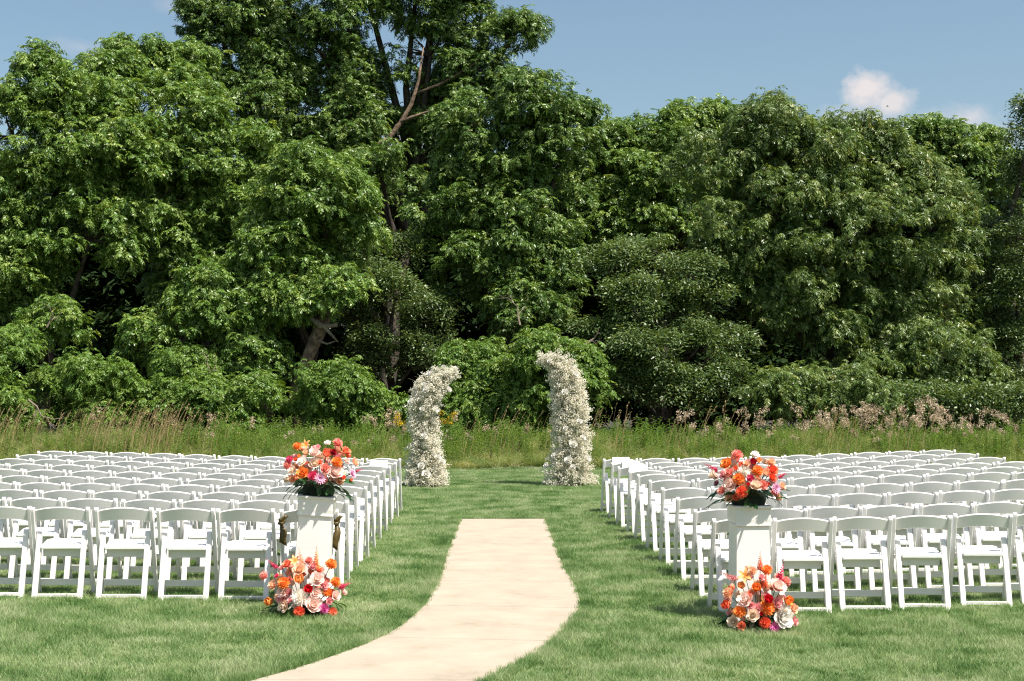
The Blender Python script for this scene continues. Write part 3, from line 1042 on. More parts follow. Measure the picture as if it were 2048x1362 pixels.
grow_tree('dark_leafed_tree', 'dark grey green small leafed tree right of the right flower pillar', 'tree', 38,
          [(1225, 540, 45, 40), (1300, 520, 50, 34, 1), (1375, 560, 55, 38, -.5), (1260, 610, 52, 40, -.8), (1345, 635, 48, 42), (1430, 610, 45, 55, 1), (1215, 690, 48, 40, -1), (1300, 705, 55, 36, -1.3), (1400, 700, 55, 38, -.6), (1465, 690, 40, 40, .6), (1250, 775, 55, 36, -1), (1345, 785, 50, 34, -1.5), (1430, 775, 60, 34, -1)],
          'simple', 'greyleaf', 1330, .2, group=GT, rc=.38, dens=.55, ns=8)
grow_tree('dark_leafed_tree', 'grey green small leafed tree beside the leaning bare trunk', 'tree', 40.5,
          [(720, 500, 45, 36), (785, 520, 50, 36, 1), (740, 570, 42, 36, -.5), (700, 625, 40, 34), (790, 600, 45, 36, -.6), (845, 640, 48, 34, .5), (770, 670, 45, 30, -.6), (850, 705, 42, 30), (735, 715, 40, 26)],
          'simple', 'greyleaf', 790, .18, group=GT, rc=.38, dens=.55, ns=8)
GS = 'shrubs along the wood edge'
grow_tree('young_walnut', 'low spreading walnut boughs over the left meadow, above the dry stalks', 'tree', 37.5,
          [(285, 690, 52, 30), (440, 640, 60, 40), (500, 725, 55, 34), (420, 590, 46, 34)],
          'pinnate', 'walnut_bright', 430, .12, group=GS, rc=.55)
grow_tree('shrub', 'leafy green shrub at the foot of the leaning bare trunk', 'shrub', 35.5,
          [(695, 785, 66, 46), (750, 835, 56, 32), (650, 838, 40, 30)], 'pinnate', 'shrubleaf', 690, .06, group=GS, rc=.5, scale=.9)
grow_tree('shrub', 'tall leafy shrub between the two white flower pillars', 'shrub', 36,
          [(1100, 735, 55, 50), (1000, 800, 65, 50), (1095, 800, 70, 60), (1060, 855, 80, 35), (1165, 760, 35, 50), (940, 740, 35, 36, 1), (960, 840, 60, 30)], 'pinnate', 'shrubleaf', 1060, .08, group=GS, rc=.5, scale=.9)
grow_tree('shrub', 'leafy shrub left of the dry stalks, under the walnut boughs', 'shrub', 36,
          [(205, 760, 52, 30), (295, 810, 60, 30), (205, 850, 50, 24), (120, 790, 46, 34, 1), (380, 760, 50, 34, 1)], 'pinnate', 'shrubleaf', 250, .07, group=GS, rc=.5, scale=.9)
grow_tree('shrub', 'leafy shrub right of the dry stalks behind the meadow', 'shrub', 35.5,
          [(430, 800, 46, 26), (515, 795, 38, 28), (470, 850, 55, 22)], 'pinnate', 'shrubleaf', 470, .07, group=GS, rc=.5, scale=.9)
grow_tree('shrub', 'bright shrub at the far left edge of the picture', 'shrub', 35.5,
          [(5, 735, 52, 52), (15, 815, 46, 36), (-20, 860, 60, 26)], 'pinnate', 'shrubleaf', 10, .07, group=GS, rc=.5, scale=.9)
grow_tree('shrub', 'drooping green shrub behind the pink seed heads on the right', 'shrub', 36,
          [(1640, 790, 80, 40), (1560, 800, 50, 40), (1720, 800, 60, 36)], 'droop', 'walnut_olive', 1640, .07, group=GS, rc=.5, scale=.9)
grow_tree('shrub', 'low dark shrub between the drooping walnut and the right edge', 'shrub', 36.5,
          [(1890, 815, 60, 28), (1990, 820, 55, 30), (1800, 820, 50, 22)], 'simple', 'greyleaf', 1900, .06, group=GS, rc=.5)
# the wood behind reads as one dark mass; its shade is in the leaf colour
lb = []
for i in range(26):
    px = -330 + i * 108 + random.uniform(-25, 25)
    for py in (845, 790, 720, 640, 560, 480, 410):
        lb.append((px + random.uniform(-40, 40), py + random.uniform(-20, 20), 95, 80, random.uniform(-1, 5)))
grow_tree('wood_interior', 'dark shaded wood behind the front row of trees', 'woodland', 53, lb, 'coarse', 'shadeleaf', 0, dens=1.5, rc=.95, ns=10, scale=1.3, inner=.3, kind='stuff')

# leaning bare trunk with broken stubs
d = 37.2
tb0 = W(598, 790, d); tb0[2] = -.1
root = empty('leaning_tree', tuple(tb0)); tag(root, 'bare leaning tree trunk with broken stub branches, left of the flower pillars', 'tree trunk')
b_ = MB()
pp = [tb0 - tb0] + [W(px, py, d) - tb0 for (px, py) in ((592, 790), (603, 752), (620, 705), (638, 665), (650, 635), (658, 615), (666, 596))]
pp[0] = np.array((-.12, 0, 0))
b_.tube(pp, [.24, .19, .17, .16, .18, .16, .13, .05], 12)
link('trunk', b_.mesh('leaning_trunk', M['bark'], True), root)
for pl, rl in (([(644, 655), (630, 643), (622, 636)], [.07, .06, .04]), ([(632, 641), (652, 658), (676, 684)], [.06, .05, .02]), ([(640, 650), (660, 652), (675, 650)], [.06, .06, .05]),
               ([(636, 682), (655, 688), (672, 682)], [.035, .025, .012])):
    b_ = MB(); b_.tube([W(px, py, d - .3) - tb0 for px, py in pl], rl, 7)
    link('stub', b_.mesh('stub', M['deadwood'], True), root)

# bleached dead branches hanging at the wood edge
def dead_branch(px, py, d, ln, ang, lab):
    o0 = W(px, py, d)
    bm_ = MB()

    def grow(p, a, L, r_, dep):
        q = p + np.array((cos(a) * L, rng.normal(0, .08), sin(a) * L))
        m_ = (p + q) / 2 + rng.normal(0, .05 * L, 3)
        bm_.tube([p, m_, q], [r_, r_ * .8, r_ * .55], 5)
        if dep > 0:
            for s in (-1, 1):
                grow(m_ if s < 0 else q, a + s * rng.uniform(.3, .8), L * rng.uniform(.5, .75), r_ * .55, dep - 1)
    grow(np.zeros(3), ang, ln, .032, 3)
    o = link('dead_branch', bm_.mesh('dead_branch', M['deadwood']))
    o.location = tuple(o0)
    tag(o, lab, 'branch', 'bleached dead branches')


for (px, py, dd, ln, ang, lab) in ((408, 770, 35.8, .45, 1.2, 'pale dead branch above the dry stalks, left of centre'), (60, 800, 34.8, .5, -.9, 'pale dead branch low at the left edge'),
                                   (1040, 650, 38.5, .5, 1.7, 'pale dead branch hanging above the gap between the flower pillars'), (95, 655, 36.6, .35, 1.1, 'pale dead twig in the far left walnut bough'),
                                   (1170, 690, 36.5, .3, .6, 'pale dead twig right of the taller flower pillar top')):
    dead_branch(px, py, dd, ln, ang, lab)

print('foliage shoots', tri_total)

# ------------------------------------------------------------------ folding chairs
PIV = np.array((-.027, 0.515)); PT = np.array((-.095, .742)); PB = np.array((.130, -.01)); LB = np.array((-.175, -.01)); LT = np.array((-.02, .545))


def beam(p0, p1, wx, wd, seg=5, round_top=True, bow=0.0):
    """beam in the y-z plane from p0 (top) to p1 (bottom), wx wide in x, wd deep"""
    p0, p1 = np.array(p0), np.array(p1)
    ax = (p1 - p0) / np.linalg.norm(p1 - p0); nr = np.array((ax[1], -ax[0]))
    L = np.linalg.norm(p1 - p0)
    ts = ([0, .004 / L, .014 / L, .03 / L] if round_top else [0, .004 / L]) + list(np.linspace(.12, .95, seg)) + [1]
    rings = []
    for t in ts:
        k_ = 1.0
        if round_top:
            dist = t * L
            k_ = min(1, sqrt(max(0.02, 1 - (1 - min(dist / .022, 1)) ** 2)))
        c = p0 + (p1 - p0) * t + nr * bow * sin(pi * t)
        a, b = wx / 2, wd / 2 * k_
        cb = .004
        pr = [(-a + cb, -b), (a - cb, -b), (a, -b + cb * k_), (a, b - cb * k_), (a - cb, b), (-a + cb, b), (-a, b - cb * k_), (-a, -b + cb * k_)]
        rings.append([(u, c[0] + nr[0] * w_, c[1] + nr[1] * w_) for (u, w_) in pr])
    return MB().loft(rings)


ch = {}
ch['post'] = beam(PT, PB, .028, .046, bow=.008).mesh('post', M['resin'])
ch['leg'] = beam(LT, LB, .042, .028, bow=.0).mesh('leg', M['resin'])
# arched, dished back slat
mb = MB()
rings = []
nseg = 12
for i in range(nseg + 1):
    u = -1 + 2 * i / nseg
    arch = .030 * (1 - u * u)
    bowy = -.022 * (1 - u * u)
    tl = (PT - PIV) / np.linalg.norm(PT - PIV); nr = np.array((-tl[1], tl[0]))
    x = u * .204
    top = PT - tl * .026 + tl * arch
    bot = PT - tl * .128 + tl * arch * .75
    th = .008
    r_ = []
    for (pt, s) in ((top - tl * .006, -1), (top, -.4), (top, .4), (top - tl * .006, 1), (bot + tl * .006, 1), (bot, .4), (bot, -.4), (bot + tl * .006, -1)):
        q = pt + nr * (s * th) + np.array((bowy, 0))
        r_.append((x, q[0], q[1]))
    rings.append(r_)
mb.loft(rings)
ch['backrest'] = mb.mesh('backrest', M['resin'])
mb = MB()
rings = []
for (z, ins) in ((.405, .006), (.412, 0), (.428, 0), (.438, .006), (.442, .03), (.4405, .09)):
    r_ = []
    for (x, y) in ((-.146, -.092), (.146, -.092), (.1535, -.078), (.183, .20), (.165, .235), (-.165, .235), (-.183, .20), (-.1535, -.078)):
        sx, sy = x * (1 - ins / .18), .08 + (y - .08) * (1 - ins / .16)
        r_.append((sx, sy, z + (y - .08) * .06))
    rings.append(r_)
mb.loft(rings)
ch['seat'] = mb.mesh('seat', M['seatpad'])
ch['apron'] = MB().box(-.150, .150, -.024, -.008, .328, .398, .003).mesh('apron', M['resin'])
ch['rail'] = MB().box(-.1998, -.1972, -.05, .12, .385, .415, .001).mesh('rail', M['resin'])
ch['crossbar'] = MB().box(-.1545, .1545, -.176, -.156, .012, .042, .003).mesh('crossbar', M['resin'])
ch['stretcher'] = MB().box(-.2005, .2005, .086, .104, .075, .128, .003).mesh('stretcher', M['resin'])
ch['pin'] = MB().box(-.241, -.1555, -.010, .008, .508, .526, .004).mesh('pin', M['resin'])

ORD = ['first', 'second', 'third', 'fourth', 'fifth', 'sixth', 'seventh', 'eighth', 'ninth', 'tenth', 'eleventh', 'twelfth']


def chair(loc, rz, label, group, tilt=0.0):
    root = empty('folding_chair', loc, rz)
    root.rotation_euler = (tilt, 0, rz)
    root.scale = (1.03, 1.0, .985)
    tag(root, label, 'chair', group)
    for s in (-1, 1):
        link('post', ch['post'], root).location = (s * .2145, 0, 0)
        link('leg', ch['leg'], root).location = (s * .1755, 0, 0)
    link('backrest', ch['backrest'], root)
    link('seat', ch['seat'], root)
    link('apron', ch['apron'], root)
    link('rear_crossbar', ch['crossbar'], root)
    link('front_stretcher', ch['stretcher'], root)
    a = link('seat_rail', ch['rail'], root)
    b = link('seat_rail', ch['rail'], root); b.rotation_euler = (0, 0, 0); b.location = (.397, 0, 0)
    return root


chairs = {}
PITCH = .507
crng = random.Random(3)
for side, sg in (('left', -1), ('right', 1)):
    for r_ in range(10):
        if sg < 0:
            y0 = 11.57 + .848 * r_; ax = -1.33 - .004 * r_; th = R(3.5 + .25 * r_)
            npr = 10 if r_ > 3 else 11
        else:
            y0 = 11.12 + .885 * r_; ax = 1.63 - .032 * r_; th = R(9.5)
            if r_ == 0:
                y0 += .06
            npr = 10
        for k_ in range(npr):
            ox = .2345 + PITCH * k_ + crng.uniform(-.012, .012)
            x = ax + sg * ox * cos(th)
            y = y0 + ox * sin(th) + crng.uniform(-.02, .02)
            px = VX + x / y * FPX
            if px < -75 or px > 2125:
                continue
            yaw = (R(1.5 - .5 * r_) if sg < 0 else R(-1.0 + .6 * r_)) + R(crng.uniform(-2.6, 2.6))
            if sg > 0 and r_ == 0 and k_ == 0:
                yaw += R(2)
            z = float(gz(x, y))
            where = 'nearest the aisle' if k_ == 0 else '%s from the aisle' % ORD[k_]
            lab = 'white folding chair %s in the %s row from the camera, %s block' % (where, ORD[r_], side)
            chairs[(side, r_, k_)] = chair((x, y, z), yaw, lab, 'white folding chairs in the %s block' % side)

# ------------------------------------------------------------------ reserved cards over four aisle chairs
def card(side, r_, dx, lab, lines):
    c = chairs[(side, r_, 0)]
    tl = (PT - PIV) / np.linalg.norm(PT - PIV); nr = np.array((-tl[1], tl[0]))
    root = empty('seat_card'); root.matrix_world = c.matrix_basis.copy()
    tag(root, lab, 'card', 'white cards hung over aisle chair backs')
    top = PT - tl * .026 + tl * .046
    w = .112
    # back panel hangs down behind the slat; lies a little off the slat
    n_ = np.array((-.034 - .012, 0))
    a = top + np.array((-.020, .004)); bq = top - tl * .088 + np.array((-.075, 0))
    e = (bq - a) / np.linalg.norm(bq - a); f_ = np.array((-e[1], e[0])) * .0015
    mbx = MB()
    mbx.loft([[(x, (p_ + f_ * s)[0], (p_ + f_ * s)[1]) for (p_, s) in ((a, 1), (bq, 1), (bq, -1), (a, -1))] for x in (dx - w, dx + w)])
    link('panel', mbx.mesh('panel', M['card']), root)
    a2 = top + np.array((-.016, .004)); b2 = top - tl * .09 + np.array((.028, 0))
    mbx = MB()
    mbx.loft([[(x, (p_ + f_ * s)[0], (p_ + f_ * s)[1]) for (p_, s) in ((a2, 1), (b2, 1), (b2, -1), (a2, -1))] for x in (dx - w, dx + w)])
    link('panel', mbx.mesh('panel', M['card']), root)
    if lines:
        mbx = MB()
        nn = np.array((e[1], -e[0])) * .0035
        if nn[0] > 0:
            nn = -nn
        for (t, x0, x1) in ((.42, -.03, .045), (.72, -.062, .058)):
            x = x0
            while x < x1:
                wd = crng.uniform(.006, .016)
                p0 = a + (bq - a) * t + nn; p1 = a + (bq - a) * (t + .10) + nn
                mbx.add([(dx + x, p0[0], p0[1]), (dx + x + wd, p0[0], p0[1]), (dx + x + wd, p1[0], p1[1]), (dx + x, p1[0], p1[1])], [(0, 1, 2, 3)])
                x += wd + crng.uniform(.003, .007)
        link('lettering', mbx.mesh('lettering', M['ink']), root)


card('left', 8, .01, 'white card hung on the aisle chair back near the left flower pillar', False)
card('right', 9, .0, 'farthest of three white cards on the right block aisle chairs', True)
card('right', 8, .01, 'middle of three white cards on the right block aisle chairs', True)
card('right', 7, .01, 'nearest of three white cards on the right block aisle chairs', True)


# ------------------------------------------------------------------ ribbons on the left front aisle chair
def ribbon(post_s, lab, sway, ln):
    c = chairs[('left', 0, 0)]
    root = empty('ribbon'); root.matrix_world = c.matrix_basis.copy()
    tag(root, lab, 'ribbon', 'olive gold ribbons tied to the chair behind the left pedestal')
    x = post_s * .2145
    tl = (PT - PIV) / np.linalg.norm(PT - PIV)
    kz = PT - tl * .10
    # loop round the post
    lp = MB(); rings = []
    for i in range(13):
        a = 2 * pi * i / 12
        cx, cy = x + .023 * cos(a), .034 * sin(a)
        q = kz + np.array((cy, .01 * sin(a)))
        rings.append([(cx * 1 + .004 * cos(a) * s1, q[0] + .004 * sin(a) * s1, q[1] + s2) for (s1, s2) in ((0, -.014), (1, -.014), (1, .014), (0, .014))])
    lp.loft(rings, cap=False)
    link('loop', lp.mesh('loop', M['ribbon'], True), root)
    kn = MB()
    kn.tube([(x - .024, kz[0] - .044, kz[1] - .016), (x, kz[0] - .056, kz[1] - .022), (x + .022, kz[0] - .044, kz[1] - .012)], [.010, .018, .010], 8)
    link('knot', kn.mesh('knot', M['ribbon'], True), root)
    tw = MB(); rings = []
    for i in range(9):
        t = i / 8
        cx = x + sway * (t ** 1.2) + .012 * sin(t * 5)
        y = kz[0] - .050 - .035 * sin(t * 2.2)
        z = kz[1] - .02 - ln * t
        w = .015 + .013 * min(1, t * 3)
        tw_ = .5 * sin(t * 3 + post_s)
        dx_, dy_ = w * cos(tw_), w * sin(tw_)
        cut = .018 * (1 if i == 8 else 0)
        rings.append([(cx - dx_, y - dy_, z + cut), (cx + dx_, y + dy_, z - cut), (cx + dx_, y + dy_ + .002, z - cut), (cx - dx_, y - dy_ + .002, z + cut)])
    tw.loft(rings)
    link('tail', tw.mesh('tail', M['ribbon'], True), root)
    tw = MB(); rings = []
    for i in range(5):
        t = i / 4
        rings.append([(x - .01 + post_s * .0 + .05 * t - .014, kz[0] - .045, kz[1] + .05 * t), (x - .01 + .05 * t + .014, kz[0] - .045, kz[1] + .05 * t - .01), (x - .01 + .05 * t + .014, kz[0] - .043, kz[1] + .05 * t - .01), (x - .01 + .05 * t - .014, kz[0] - .043, kz[1] + .05 * t)])
    tw.loft(rings)
    link('tail', tw.mesh('short_tail', M['ribbon'], True), root)


ribbon(-1, 'olive gold ribbon tied to the chair post left of the left pedestal', .035, .165)
ribbon(1, 'olive gold ribbon tied to the chair post right of the left pedestal', .0, .20)


# ------------------------------------------------------------------ pedestals
def pedestal(x, y, rz, lean, lab, h=.885):
    z = float(gz(x, y))
    root = empty('pedestal', (x, y, z - .012), rz); root.rotation_euler = (R(0), lean, rz)
    tag(root, lab, 'pedestal', 'white flower pedestals')

    def sq(name, prof):
        m_ = MB()
        m_.loft([[(-w + .003, -w, z_), (w - .003, -w, z_), (w, -w + .003, z_), (w, w - .003, z_), (w - .003, w, z_), (-w + .003, w, z_), (-w, w - .003, z_), (-w, -w + .003, z_)] for (w, z_) in prof])
        link(name, m_.mesh(name, M['paint']), root)
    sq('plinth', [(.150, 0), (.150, .10), (.146, .104), (.138, .118)])
    sq('shaft', [(.1345, .1), (.124, h - .145)])
    sq('collar', [(.128, h - .150), (.137, h - .146), (.137, h - .136), (.131, h - .132)])
    sq('capital', [(.132, h - .134), (.1345, h - .1), (.1345, h - .03), (.140, h - .018), (.147, h - .014), (.147, h)])
    return root


pedL = pedestal(-1.50, 11.13, R(1), R(4.0), 'white pedestal leaning slightly right beside the left chairs')
pedR = pedestal(1.86, 10.74, R(4), R(-.3), 'upright white pedestal beside the right chairs')


# ------------------------------------------------------------------ flowers
def petal(mb_, base, d, up, L, w, cup, rows=3, t0=0.0, t1=1.0, curl=0.0, tip=.15):
    """curved petal from base along d, bending towards up by cup"""
    d = np.array(d, float); d /= np.linalg.norm(d); up = np.array(up, float)
    s = np.cross(d, up); s /= (np.linalg.norm(s) + 1e-9); n_ = np.cross(s, d)
    vs_, tv = [], []
    for i in range(rows + 1):
        t = i / rows
        wd = w * (sin(pi * (.12 + .80 * t)) ** .7 if i < rows else tip)
        q = np.array(base) + d * L * (t - .10 * cup * t * t) + n_ * L * (cup * t * t - curl * max(0, t - .6) ** 2 * 3)
        for sg in (-1, 0, 1):
            vs_.append(q + s * wd * .5 * sg + n_ * (abs(sg) * w * .12))
            tv.append(t0 + (t1 - t0) * t)
    fs = []
    for i in range(rows):
        for j in range(2):
            fs.append((i * 3 + j, i * 3 + j + 1, i * 3 + j + 4, i * 3 + j + 3))
    mb_.add(vs_, fs, tv)


frng = np.random.default_rng(21)


def fl_dahlia():
    m_ = MB()
    n_ = 84
    D = fib(n_)
    for i, d in enumerate(D):
        if d[2] < -.45:
            continue
        d = d + frng.normal(0, .05, 3); d /= np.linalg.norm(d)
        up = np.array((0, 0, 1)) if d[2] < .93 else np.array((1, 0, 0))
        petal(m_, d * .42, d, up, .60 * (1.0 if d[2] < .8 else .8), .36, .32, 2, .1, 1.0, 0, .3)
    m_.loft([[(cos(a) * .55 * sin(e), sin(a) * .55 * sin(e), .55 * cos(e)) for a in np.linspace(0, 2 * pi, 8, endpoint=False)] for e in (.1, .9, 1.7, 2.5)], tv=[0.0] * 32)
    return m_.mesh('dahlia', None, False, True)


def fl_rose():
    m_ = MB()
    for ring, (n_, el, L, w, cup, r0) in enumerate(((5, .18, 1.0, 1.05, .55, .10), (5, .55, .95, .95, .50, .10), (5, .95, .85, .80, .42, .08), (4, 1.22, .74, .60, .32, .06), (3, 1.42, .66, .42, .2, .03))):
        for i in range(n_):
            a = 2 * pi * i / n_ + ring * .7 + frng.normal(0, .12)
            e = el + frng.normal(0, .06)
            d = (cos(a) * cos(e), sin(a) * cos(e), sin(e))
            petal(m_, (cos(a) * r0, sin(a) * r0, -.25 + ring * .03), d, (-cos(a) * .3, -sin(a) * .3, 1) if e < 1.1 else (-cos(a), -sin(a), .3), L * frng.uniform(.92, 1.06), w, cup, 3, .1 + .05 * ring, 1.0, .35 if ring < 2 else .1, .45)
    return m_.mesh('rose', None, False, True)


def fl_cup():
    m_ = MB()
    for ring, (n_, el, L, w) in enumerate(((4, .62, 1.15, 1.15), (4, .95, 1.05, 1.05), (3, 1.25, .85, .7))):
        for i in range(n_):
            a = 2 * pi * i / n_ + ring * .8 + frng.normal(0, .1)
            d = (cos(a) * cos(el), sin(a) * cos(el), sin(el))
            petal(m_, (cos(a) * .08, sin(a) * .08, -.45), d, (-cos(a), -sin(a), .5), L, w, .42, 4, .0, 1.0, 0, .35)
    return m_.mesh('cup_flower', None, True, True)


def fl_daisy():
    m_ = MB()
    for ring, (n_, el, L) in enumerate(((15, .1, 1.0), (13, .38, .82), (9, .75, .55))):
        for i in range(n_):
            a = 2 * pi * i / n_ + ring * .2 + frng.normal(0, .05)
            d = (cos(a) * cos(el), sin(a) * cos(el), sin(el))
            petal(m_, (cos(a) * .12, sin(a) * .12, ring * .03), d, (0, 0, 1), L, .34, .05, 2, .15, 1.0, 0, .4)
    m_.loft([[(cos(a) * r_, sin(a) * r_, z) for a in np.linspace(0, 2 * pi, 8, endpoint=False)] for (r_, z) in ((.22, .0), (.22, .12), (.1, .2))], tv=[0.0] * 24)
    return m_.mesh('daisy', None, False, True)


def fl_lily():
    m_ = MB()
    for i in range(6):
        a = 2 * pi * i / 6
        el = .55 if i % 2 else .42
        d = (cos(a) * cos(el), sin(a) * cos(el), sin(el))
        petal(m_, (0, 0, -.2), d, (0, 0, 1), 1.2, .48, -.15, 4, 0, 1, .25, .08)
    for i in range(5):
        a = 2 * pi * i / 5
        m_.tube([(0, 0, -.1), (cos(a) * .12, sin(a) * .12, .3), (cos(a) * .22, sin(a) * .22, .55)], [.02, .018, .035], 4)
    return m_.mesh('lily', None, True, True)


def fl_spike():
    """snapdragon spike, base at -z, florets smaller to the tip"""
    m_ = MB()
    n_ = 20
    for i in range(n_):
        t = i / n_
        a = i * 2.4
        r_ = .30 * (1 - .75 * t)
        z = -1.0 + 2.2 * t
        c = np.array((cos(a) * r_ * .5, sin(a) * r_ * .5, z))
        for j in range(4):
            aa = a + (j - 1.5) * .8
            petal(m_, c, (cos(aa), sin(aa), .5 if j % 2 else -.1), (0, 0, 1), r_ * 1.6, r_ * 1.1, .3, 2, .2, 1, 0, .5)
    for i in range(6):
        a = i * 2.4; z = 1.2 + .08 * i
        m_.tube([(0, 0, z), (cos(a) * .06, sin(a) * .06, z + .08)], [.03, .02], 4)
    return m_.mesh('snapdragon', None, True, True)


FM = {'d': ('dahlia', fl_dahlia()), 'r': ('rose', fl_rose()), 'c': ('cup_flower', fl_cup()), 'y': ('daisy', fl_daisy()), 'l': ('lily', fl_lily()), 's': ('snapdragon', fl_spike())}
COLS = {}
for key, (ci_, co_) in {'orange': ('#f0802e', '#fba456'), 'lorange': ('#f59a42', '#ffc080'), 'coral': ('#e86440', '#f89a78'), 'salmon': ('#ea786c', '#f7aa9c'), 'peach': ('#f2a274', '#fcd2b2'),
                        'cream': ('#f4c298', '#fce8d4'), 'blush': ('#f0b4a4', '#fce2d8'), 'white': ('#f6e6d2', '#fdf8f2'), 'pink': ('#e4808a', '#f7b8b8'), 'hot': ('#d02a5c', '#ee5c86'),
                        'magenta': ('#c03088', '#e880b8'), 'lilac': ('#b05088', '#efbcd4'), 'red': ('#c01420', '#e83040'), 'dred': ('#800a1c', '#b41c30'), 'redor': ('#e04428', '#f87a58'), 'mauve': ('#6c3848', '#a4707c')}.items():
    COLS[key] = mat_petal('petal_' + key, srgb(ci_), srgb(co_))
PETALNAME = {'orange': 'orange', 'lorange': 'light orange', 'coral': 'coral', 'salmon': 'salmon', 'peach': 'peach', 'cream': 'cream', 'blush': 'blush pink', 'white': 'white', 'pink': 'pink', 'hot': 'hot pink',
             'magenta': 'magenta', 'lilac': 'lilac pink', 'red': 'bright red', 'dred': 'dark red', 'redor': 'red orange', 'mauve': 'mauve'}
for nm, me in FM.values():
    me.materials.append(COLS['orange'])

# leaf meshes for the arrangements
lf = []
for i in range(4):
    m_ = MB()
    petal(m_, (0, 0, 0), (1, 0, 0), (0, 0, 1), 1.0, .30 + .05 * i, -.25 - .1 * i, 5, 0, 1, 0, .03)
    me = m_.mesh('leaf', M['arrleaf'], True)
    a = me.attributes.new('rnd', 'FLOAT', 'FACE'); a.data.foreach_set('value', list(frng.random(len(me.polygons))))
    lf.append(me)


def arrangement(label, cx, cy, z0, rx, ry, ztop, lst, origin, sc, leaves, stems=True, base_h=.12):
    """flowers set round an oval mound; each flower keeps its own depth on the mound's surface"""
    root = empty('flower_arrangement', (cx, cy, z0))
    tag(root, label, 'flowers', 'orange, pink and white flower arrangements')
    fo = MB()
    rings = []
    for (q, z) in ((.38, 0), (.42, base_h * .5), (.34, base_h), (.15, base_h * 1.5)):
        rings.append([(cos(a) * rx * q, sin(a) * ry * q, z) for a in np.linspace(0, 2 * pi, 14, endpoint=False)])
    fo.loft(rings)
    link('base', fo.mesh('flower_base', M['foam']), root)
    rz_ = ztop - z0
    st = MB()
    for (u, v, r_, kind, c_) in lst:
        px, py = origin[0] + u / sc, origin[1] + v / sc
        dcur = cy
        for _ in range(3):
            X = (px - VX) / FPX * dcur; Z = CAMH + (HY - py) / FPX * dcur
            ex, ez = (X - cx) / rx, (Z - z0 - base_h * .5) / rz_
            q = max(0.0, 1 - ex * ex - ez * ez)
            dcur = cy - ry * sqrt(q) * .95 + frng.uniform(-.02, .02)
        rad = r_ / sc / FPX * dcur
        nm, me = FM[kind]
        o = bpy.data.objects.new(nm, me); col.objects.link(o); o.parent = root
        o.material_slots[0].link = 'OBJECT'; o.material_slots[0].material = COLS[c_]
        o['label'] = '%s %s' % (PETALNAME[c_], nm.replace('_', ' '))
        loc = Vector((X - cx, dcur - cy, Z - z0)); o.location = loc
        ax = Vector((ex * 1.0, -(.35 + .75 * sqrt(q)), .25 + .75 * max(ez, -.2)))
        if kind == 's':
            ax = Vector((ex * 1.15, -.15, .55 if abs(ex) > .5 else 1.0))
            if ez > .55 and abs(ex) < .5:
                ax = Vector((ex * .3, -.1, 1))
        if kind == 'l':
            ax = Vector((ex, -.8, .5))
        ax = ax + Vector(frng.normal(0, .12, 3)); ax.normalize()
        qt = ax.to_track_quat('Z', 'Y')
        o.rotation_mode = 'QUATERNION'
        o.rotation_quaternion = qt @ Matrix.Rotation(frng.uniform(0, 6.28), 4, 'Z').to_quaternion()
        k_ = {'d': 1.12, 'r': 1.2, 'c': 1.18, 'y': 1.15, 'l': 1.1, 's': 1.05}[kind]
        s = rad * k_ * frng.uniform(.95, 1.05)
        o.scale = (s, s, s)
        b0 = Vector((loc.x * .25, loc.y * .3, base_h * .6))
        st.tube([tuple(b0), tuple((b0 + loc) / 2 + Vector((0, 0, .02))), tuple(loc - ax * s * .4)], [.0028, .0026, .0024], 4)
    # small blooms deeper in the mound, and a few on the far side, so it is full and round
    for i in range(38):
        if i < 14:
            a = R(20 + 140 * frng.random()); e = frng.uniform(.1, 1.1); q = .9
        else:
            a = R(frng.uniform(185, 355)); e = frng.uniform(.05, 1.25); q = frng.uniform(.6, .84)
        loc = Vector((cos(a) * rx * cos(e) * q, sin(a) * ry * cos(e) * q, base_h * .5 + rz_ * q * .95 * sin(e)))
        kind = 'rdc'[i % 3]; c_ = ['peach', 'blush', 'coral', 'pink', 'peach', 'salmon', 'cream'][i % 7]
        nm, me = FM[kind]
        o = bpy.data.objects.new(nm, me); col.objects.link(o); o.parent = root
        o.material_slots[0].link = 'OBJECT'; o.material_slots[0].material = COLS[c_]
        o.location = loc; s = frng.uniform(.030, .044); o.scale = (s, s, s)
        o.rotation_mode = 'QUATERNION'; o.rotation_quaternion = Vector((loc.x, loc.y * 2, loc.z)).to_track_quat('Z', 'Y')
    link('stems', st.mesh('stems', M['stem']), root)
    for i in range(leaves):
        a = 2 * pi * i / leaves + frng.uniform(-.2, .2)
        z = frng.uniform(.0, base_h * 1.5)
        o = link('leaf', lf[i % 4], root)
        rr_ = frng.uniform(.3, .72)
        o.location = (cos(a) * rx * rr_, sin(a) * ry * rr_, z + .02)
        o.rotation_euler = (frng.uniform(-.6, .6), frng.uniform(-.25, .55), a + frng.uniform(-.6, .6))
        s = frng.uniform(.06, .13); o.scale = (s, s, s)
    return root


